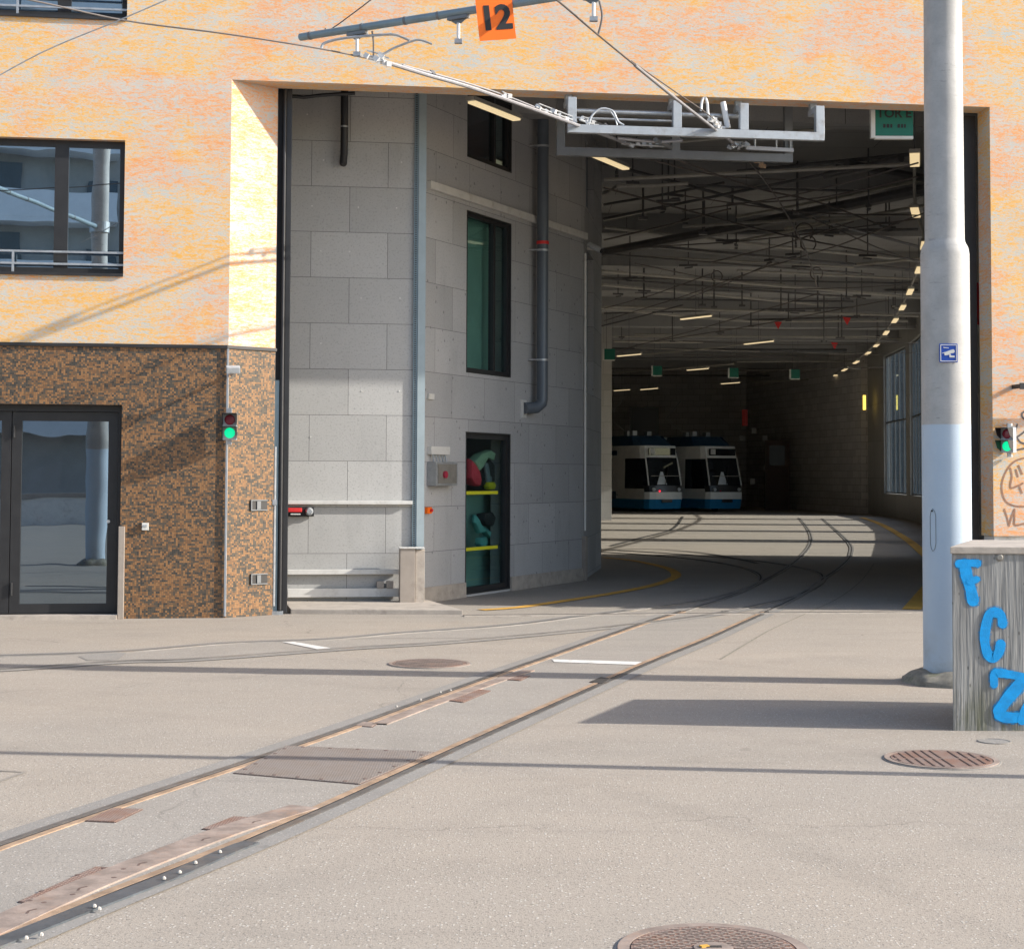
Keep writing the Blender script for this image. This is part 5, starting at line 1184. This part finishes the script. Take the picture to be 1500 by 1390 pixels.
for k in range(36):
    y0 = rc.uniform(215, 520); x0 = rc.uniform(900, 1330); Yd = G(x0, y0, 6.6).y
    if Yd > 60: continue
    p = PY(x0, y0, Yd); ln = rc.uniform(.25, .75); q = V((p.x, p.y, HC-ln-.3)); t = thing('ceiling_bracket', 'small dark bracket hanging between the pipes of the hall ceiling', 'bracket', q, 'small dark brackets under the hall ceiling')
    mb = MB(); mb.tube([V((p.x, p.y, HC)), q], .014, 6); mb.build('stem', 'darkbar', t)
    mb = MB(); d_ = V((math.cos(k*1.3), .4*math.sin(k*1.3), 0))*rc.uniform(.10, .28); mb.bar(q-d_, q+d_, .035, .045); mb.bar(q-d_*.5-V((0, 0, .05)), q+d_*.4-V((0, 0, .07)), .05, .03); mb.build('arm', 'darkbar', t)
# hanging rods with fittings
hang = [(943, 405, 437), (988, 415, 440), (1029, 410, 447), (1046, 425, 450), (1087, 425, 448), (1144, 420, 455), (1198, 432, 455), (1207, 440, 500), (1233, 450, 495), (1240, 400, 438), (1228, 470, 495), (1030, 318, 342), (1168, 285, 312), (1073, 285, 300), (942, 300, 320), (985, 465, 500), (1100, 455, 478), (1155, 440, 470)]
for x, y0, y1 in hang:
    Yd = G(x, y0, 6.5).y; a, b = PY(x, y0-6, Yd), PY(x, y1, Yd)
    t = thing('ceiling_hanger', 'dark rod hanging from the hall ceiling', 'hanger', b, 'rods hanging from the hall ceiling')
    mb = MB(); mb.tube([V((a.x, a.y, HC)), b], .02, 6); mb.build('rod', 'darkbar', t); mb = MB(); mb.box(b, (.16, .1, .05)); mb.build('foot', 'darkbar', t)
for (x, y, r, lab) in ((1178, 340, 13, 'upper'), (1184, 357, 11, 'lower'), (1050, 405, 8, 'left small'), (1196, 401, 9, 'right small')):
    c = G(x, y, 6.2); s_ = r/ (2450/c.y); mb = MB(); mb.tube([c+V((s_*math.cos(a), 0, s_*math.sin(a))) for a in [2*math.pi*i/20*.85-.9 for i in range(21)]], .015, 6)
    tag(mb.build('cable_loop', 'wire', origin=c, smooth=True), lab+' round loop of dark cable hanging from the hall ceiling', 'cable loop')
for (x, y, lab) in ((1139, 476, 'middle'), (1240, 470, 'right'), (1222, 506, 'lower right')):
    c = G(x, y, 5.7); mb = MB(); mb.prism([c+V((-.1, 0, .1)), c+V((.12, 0, .08)), c+V((.02, 0, -.12))], (0, .03, 0)); tag(mb.build('pennant', 'red', origin=c), lab+' tiny red marker on the wires deep in the hall', 'marker')
# back-of-hall fittings
c = PY(1251, 590, 68.6); mb = MB(); mb.box(V((HX(69)-.45, 68.4, c.z)), (.10, .12, .6)); tag(mb.build('wall_lamp', 'wallamp', origin=c), 'glowing yellow upright lamp near the far right corner of the hall', 'wall lamp')
def back(px, py, wpx, hpx, mat, name, label, cat, Y=80, th=.12):
    c = PY(px, py, Y); k = 2450/Y; mb = MB(); mb.box(c, (wpx/k, th, hpx/k), 0); return tag(mb.build(name, mat, origin=c, bevel=.02), label, cat)
back(1091, 612, 8, 24, 'red', 'hose_cabinet', 'small red cabinet on the dark end wall right of the trams', 'cabinet', 77)
for k, (x, y) in enumerate(((1104, 631), (1087, 642), (1120, 642), (1121, 686), (1102, 705))):
    back(x, y, 7, 8, 'hallwall', 'notice_board', ('upper', 'left', 'right', 'middle', 'lowest')[k]+' small pale notice on the dark wall right of the trams', 'notice', 77)
t = thing('workshop_door', 'dark window opening with a faint teal glow above the left tram', 'window', PY(944, 620, 82))
c = PY(944, 622, 82); mb = MB(); mb.box(c, (1.4, .1, 1.7)); mb.build('frame', 'tblack', t); mb = MB(); mb.box(c+V((0, -.06, .1)), (1.1, .04, 1.2)); mb.build('pane', 'tblack', t)
t = thing('brown_door', 'dim brown double door in the dark end wall right of the trams', 'door', G(1138, 754)); c = PY(1138, 690, 76.5)
mb = MB(); mb.box(V((c.x, c.y, 1.6)), (1.1, .1, 3.2)); mb.build('leaf', 'brown', t); mb = MB(); mb.box(V((c.x, c.y-.06, 2.5)), (.7, .03, .9)); mb.build('pane', 'tblack', t)

# ---- trams
def make_tram(loc, yaw, label, lit):
    t = thing('tram', label, 'tram', loc, 'blue and white trams parked in the hall', yaw)
    def outline(rec, wid, L=15.0):     # half plan: nose at y = -rec, body towards -y
        h = [(0, -rec), (.50*wid, -rec-.015), (.78*wid, -rec-.08), (.93*wid, -rec-.28), (1.02*wid, -.9-rec*.5), (1.12*wid, -1.7), (1.2*wid, -2.5), (1.2*wid, -L)]
        return [(-x, y) for x, y in reversed(h[1:])]+h
    def band(z0, z1, r0, r1, w0=1.0, w1=1.0, i0=0, i1=None, out=0.0, L=15.0, cap=False):
        a, b = outline(r0, w0, L), outline(r1, w1, L); i1 = i1 or len(a)-1; mb = MB()
        def gz(p, z, zz=0): 
            v = V((p[0], p[1]+1e-4, 0)); c = V((0, -2.0, 0)); d = (V((p[0], max(p[1], -3) if p[1] > -3 else p[1], 0))-V((0, p[1]-0.6 if p[1] > -2 else p[1], 0)))
            d = d.normalized() if d.length > 1e-6 else V((0, 1, 0)); return V((p[0], p[1], z))+d*out
        n = len(a); vs = [gz(p, z0) for p in a]+[gz(p, z1) for p in b]
        for i in range(i0, i1): mb.mesh([vs[i], vs[i+1], vs[n+i+1], vs[n+i]], [(0, 1, 2, 3)])
        if cap: mb.mesh(vs[:n], [tuple(range(n))]); mb.mesh(vs[n:], [tuple(range(n))])
        return mb
    band(.14, .55, .10, .02, .97, 1.0).build('skirt', 'tblue2', t, local=True, recalc=False)
    band(.55, .86, .0, .0, 1.0, 1.0).build('front_belt', 'twhite', t, local=True, recalc=False)
    band(.86, 2.36, .0, .42, 1.0, .985).build('body_shell', 'twhite', t, local=True, recalc=False)
    band(2.36, 2.86, .42, .52, .985, .95).build('header', 'twhite', t, local=True, recalc=False)
    band(2.86, 3.30, .75, 1.5, .9, .7, cap=True).build('roof', 'tblue', t, local=True, recalc=False)
    band(2.83, 2.865, .50, .70, .95, .90, cap=True).build('roof_edge', 'tblue', t, local=True, recalc=False)
    # wrap-round glass: indices around the nose (outline has 15 points, nose = 7)
    w = band(1.14, 2.34, .065, .40, 1.0, .985, 5, 9, .012).build('windscreen', 'tramglass', t, local=True, recalc=False)
    band(.86, 1.14, .0, .06, 1.0, 1.0, 4, 10, .010).build('front_panel', 'tblack', t, local=True, recalc=False)
    for i0, i1 in ((2, 5), (9, 12)): band(1.0, 2.30, .04, .385, 1.0, .985, i0, i1, .011).build('cab_window', 'tramglass', t, local=True, recalc=False)
    for s_ in (-1, 1):
        mb = MB(); mb.bar((s_*.80, -.13, 1.14), (s_*.77, -.47, 2.34), .05, .04); mb.build('screen_pillar', 'twhite', t, local=True)
    mb = MB(); mb.box((0, -.40, 2.60), (1.30, .06, .30)); ds_ = mb.build('destination_display', 'tramglass', t, local=True)
    mb = MB(); mb.box((.48, -.366, 2.61), (.24, .01, .24)); mb.build('line_number_field', 'signwhite', t, local=True)
    mb = MB(); mb.bar((-.75, .015, 1.55), (.75, .015, 1.55), .02, .02); mb.build('sill_bar', 'palebar', t, local=True)
    mb = MB(); mb.bar((.05, .01, 1.16), (-.22, -.21, 2.0), .02, .03); mb.build('wiper', 'black', t, local=True)
    mb = MB(); mb.prism([(.42, -.08, 1.18), (-.06, -.08, 1.18), (.10, -.16, 1.72), (.20, -.17, 1.74)], (0, .02, 0)); o = mb.build('painted_reflection', 'balc', t, local=True)  # pale shape on the windscreen, painted in as a bright reflection
    for s_ in (-1, 1):
        mb = MB(); mb.tube([(s_*.62, -.04, .97), (s_*.62, .03, .97)], .075, 14); mb.build('headlight', 'greypaint', t, local=True, smooth=True)
    mb = MB(); mb.tube([(.34, -.0, .90), (.34, .035, .90)], .035, 12); mb.build('marker_lamp', 'redlit' if lit else 'redoff', t, local=True)
    mb = MB(); mb.box((0, .035, .48), (.5, .07, .14)); mb.build('coupler_cover', 'tblack', t, local=True, bevel=.02)
    # side windows, doors, roof shroud
    for k, y in enumerate((-3.9, -5.9, -7.9, -9.9, -11.9)):
        for s_ in (-1, 1):
            mb = MB(); mb.box((s_*1.198, y+.3, 1.62), (.012, 1.7, 1.35)); mb.build('side_window', 'tramglass', t, local=True)
    for s_ in (-1, 1):
        mb = MB(); mb.box((s_*1.205, -7.5, .72), (.01, 10.6, .02)); mb.build('side_trim', 'tblue', t, local=True)
        mb = MB(); mb.box((s_*1.2025, -8.6, 2.55), (.01, 12.6, .20)); mb.build('side_stripe', 'tblue', t, local=True)
        mb = MB(); mb.box((s_*1.203, -8.6, .70), (.01, 12.4, .34)); mb.build('side_skirt', 'tblue', t, local=True)
    mb = MB(); mb.box((0, -9, 3.08), (2.3, 10.5, .42)); mb.build('roof_shroud', 'twhite', t, local=True, bevel=.04)
    mb = MB()
    for x, y in ((-.5, -2.6), (.35, -2.9), (.6, -1.9)): mb.box((x, y, 3.42), (.22, .3, .2))
    mb.tube([(-.2, -3.6, 3.3), (.1, -5.2, 4.2), (-.1, -4.2, 5.0)], .02, 6); mb.build('roof_equipment', 'greypaint', t, local=True)
    for y in (-1.9, -8, -13):
        for s_ in (-1, 1):
            mb = MB(); mb.tube([(s_*.45, y, .29), (s_*.58, y, .29)], .29, 18); mb.build('wheel', 'black', t, local=True)
    return t
yaw = math.radians(152)   # nose (+y in the tram's own frame) turned towards the camera, slightly to the right
pT = G(966, 750); pT2 = G(1053, 750)
def rot(l, y): return l
make_tram(V((pT.x+.30, 72.0, 0)), math.pi+math.radians(24), 'left one of two blue and white trams, partly behind the column', True)
make_tram(V((pT2.x+.42, 73.0, 0)), math.pi+math.radians(24), 'right one of two blue and white trams deep in the hall', False)

# ================================================================== surroundings behind the camera (seen in reflections)
t = thing('apartment_building', 'tall apartment building with pale balconies mirrored in the windows', 'building', (-12, -36, 0))
mb = MB(); mb.box((-12, -40, 11), (36, 12, 22)); mb.build('body', 'aptwall', t)
for fl in range(7):
    z = 3.2+fl*2.9
    mb = MB(); mb.box((-15, -33.3, z), (26, 1.4, .22)); mb.box((-15, -32.62, z+.62), (26, .06, 1.1)); mb.build('balcony', 'balc', t)
    mb = MB(); 
    for k in range(7): mb.box((-25.5+k*3.1, -33.96, z+1.5), (2.0, .08, 1.9))
    for k in range(3): mb.box((-2.6+k*2.6, -33.96, z+1.2), (1.3, .08, 1.4))
    mb.build('windows', 'aptglass', t)
t = thing('workshop_building', 'long dark brick workshop seen through the tall hall windows', 'building', (34, 108, 0))
mb = MB(); mb.box((36, 112, 8), (48, 8, 16)); mb.build('body', 'brickdark', t); mb = MB(); mb.box((36, 112, 16.2), (49, 9, .4)); mb.build('roof', 'dimgrey', t)
for k in range(9):
    mb = MB(); mb.box((16+k*4.6, 107.98, 3), (2.2, .1, 3)); mb.build('window', 'aptglass', t)
t = thing('parapet_wall', 'low whitewashed parapet wall with stone coping behind the camera', 'wall', (-8, -13.5, 0))
mb = MB(); mb.box((-8.5, -13.5, .42), (13, .3, .9)); mb.build('wall_body', 'white', t); mb = MB(); mb.box((-8.5, -13.5, .95), (13.2, .4, .14)); mb.build('coping', 'beige', t)

# ================================================================== light, sky, camera
SA = math.radians(6.4); SE = math.radians(26)
to_sun = V((math.cos(SA)*math.cos(SE), -math.sin(SA)*math.cos(SE), math.sin(SE)))
sun = bpy.data.lights.new('sun', 'SUN'); sun.energy = 4.0; sun.angle = math.radians(.53); sun.color = (1.0, .95, .87)
so = bpy.data.objects.new('sun', sun); COL.objects.link(so); so.rotation_euler = to_sun.to_track_quat('Z', 'Y').to_euler(); so.location = to_sun*60
W = bpy.data.worlds.new('World'); SC.world = W; W.use_nodes = True; nt = W.node_tree; nt.nodes.clear()
sky = nt.nodes.new('ShaderNodeTexSky'); sky.sky_type = 'NISHITA'; sky.sun_disc = False; sky.sun_elevation = SE; sky.sun_rotation = math.radians(96); sky.air_density = 1.0; sky.dust_density = 1.5; sky.ozone_density = 1.0
bg = nt.nodes.new('ShaderNodeBackground'); bg.inputs[1].default_value = .15; ow = nt.nodes.new('ShaderNodeOutputWorld')
nt.links.new(sky.outputs[0], bg.inputs[0]); nt.links.new(bg.outputs[0], ow.inputs[0])
cam = bpy.data.cameras.new('camera'); cam.sensor_fit = 'HORIZONTAL'; cam.sensor_width = 36; cam.lens = 36*FOC/1500; cam.shift_y = -116/1500; cam.clip_start = .05; cam.clip_end = 900
co = bpy.data.objects.new('camera', cam); COL.objects.link(co); SC.camera = co
bk = -_f; co.matrix_world = Matrix(((CR.x, CU.x, bk.x, 0), (CR.y, CU.y, bk.y, 0), (CR.z, CU.z, bk.z, EYE), (0, 0, 0, 1)))
SC.view_settings.view_transform = 'Standard'; SC.view_settings.look = 'None'; SC.view_settings.exposure = 0.90; SC.view_settings.gamma = 1.0
SC.render.engine = 'CYCLES'; SC.cycles.max_bounces = 8; SC.cycles.diffuse_bounces = 7; SC.cycles.transparent_max_bounces = 12; SC.cycles.caustics_reflective = False; SC.cycles.caustics_refractive = False; SC.cycles.use_denoising = True
SC.cycles.sample_clamp_indirect = 6
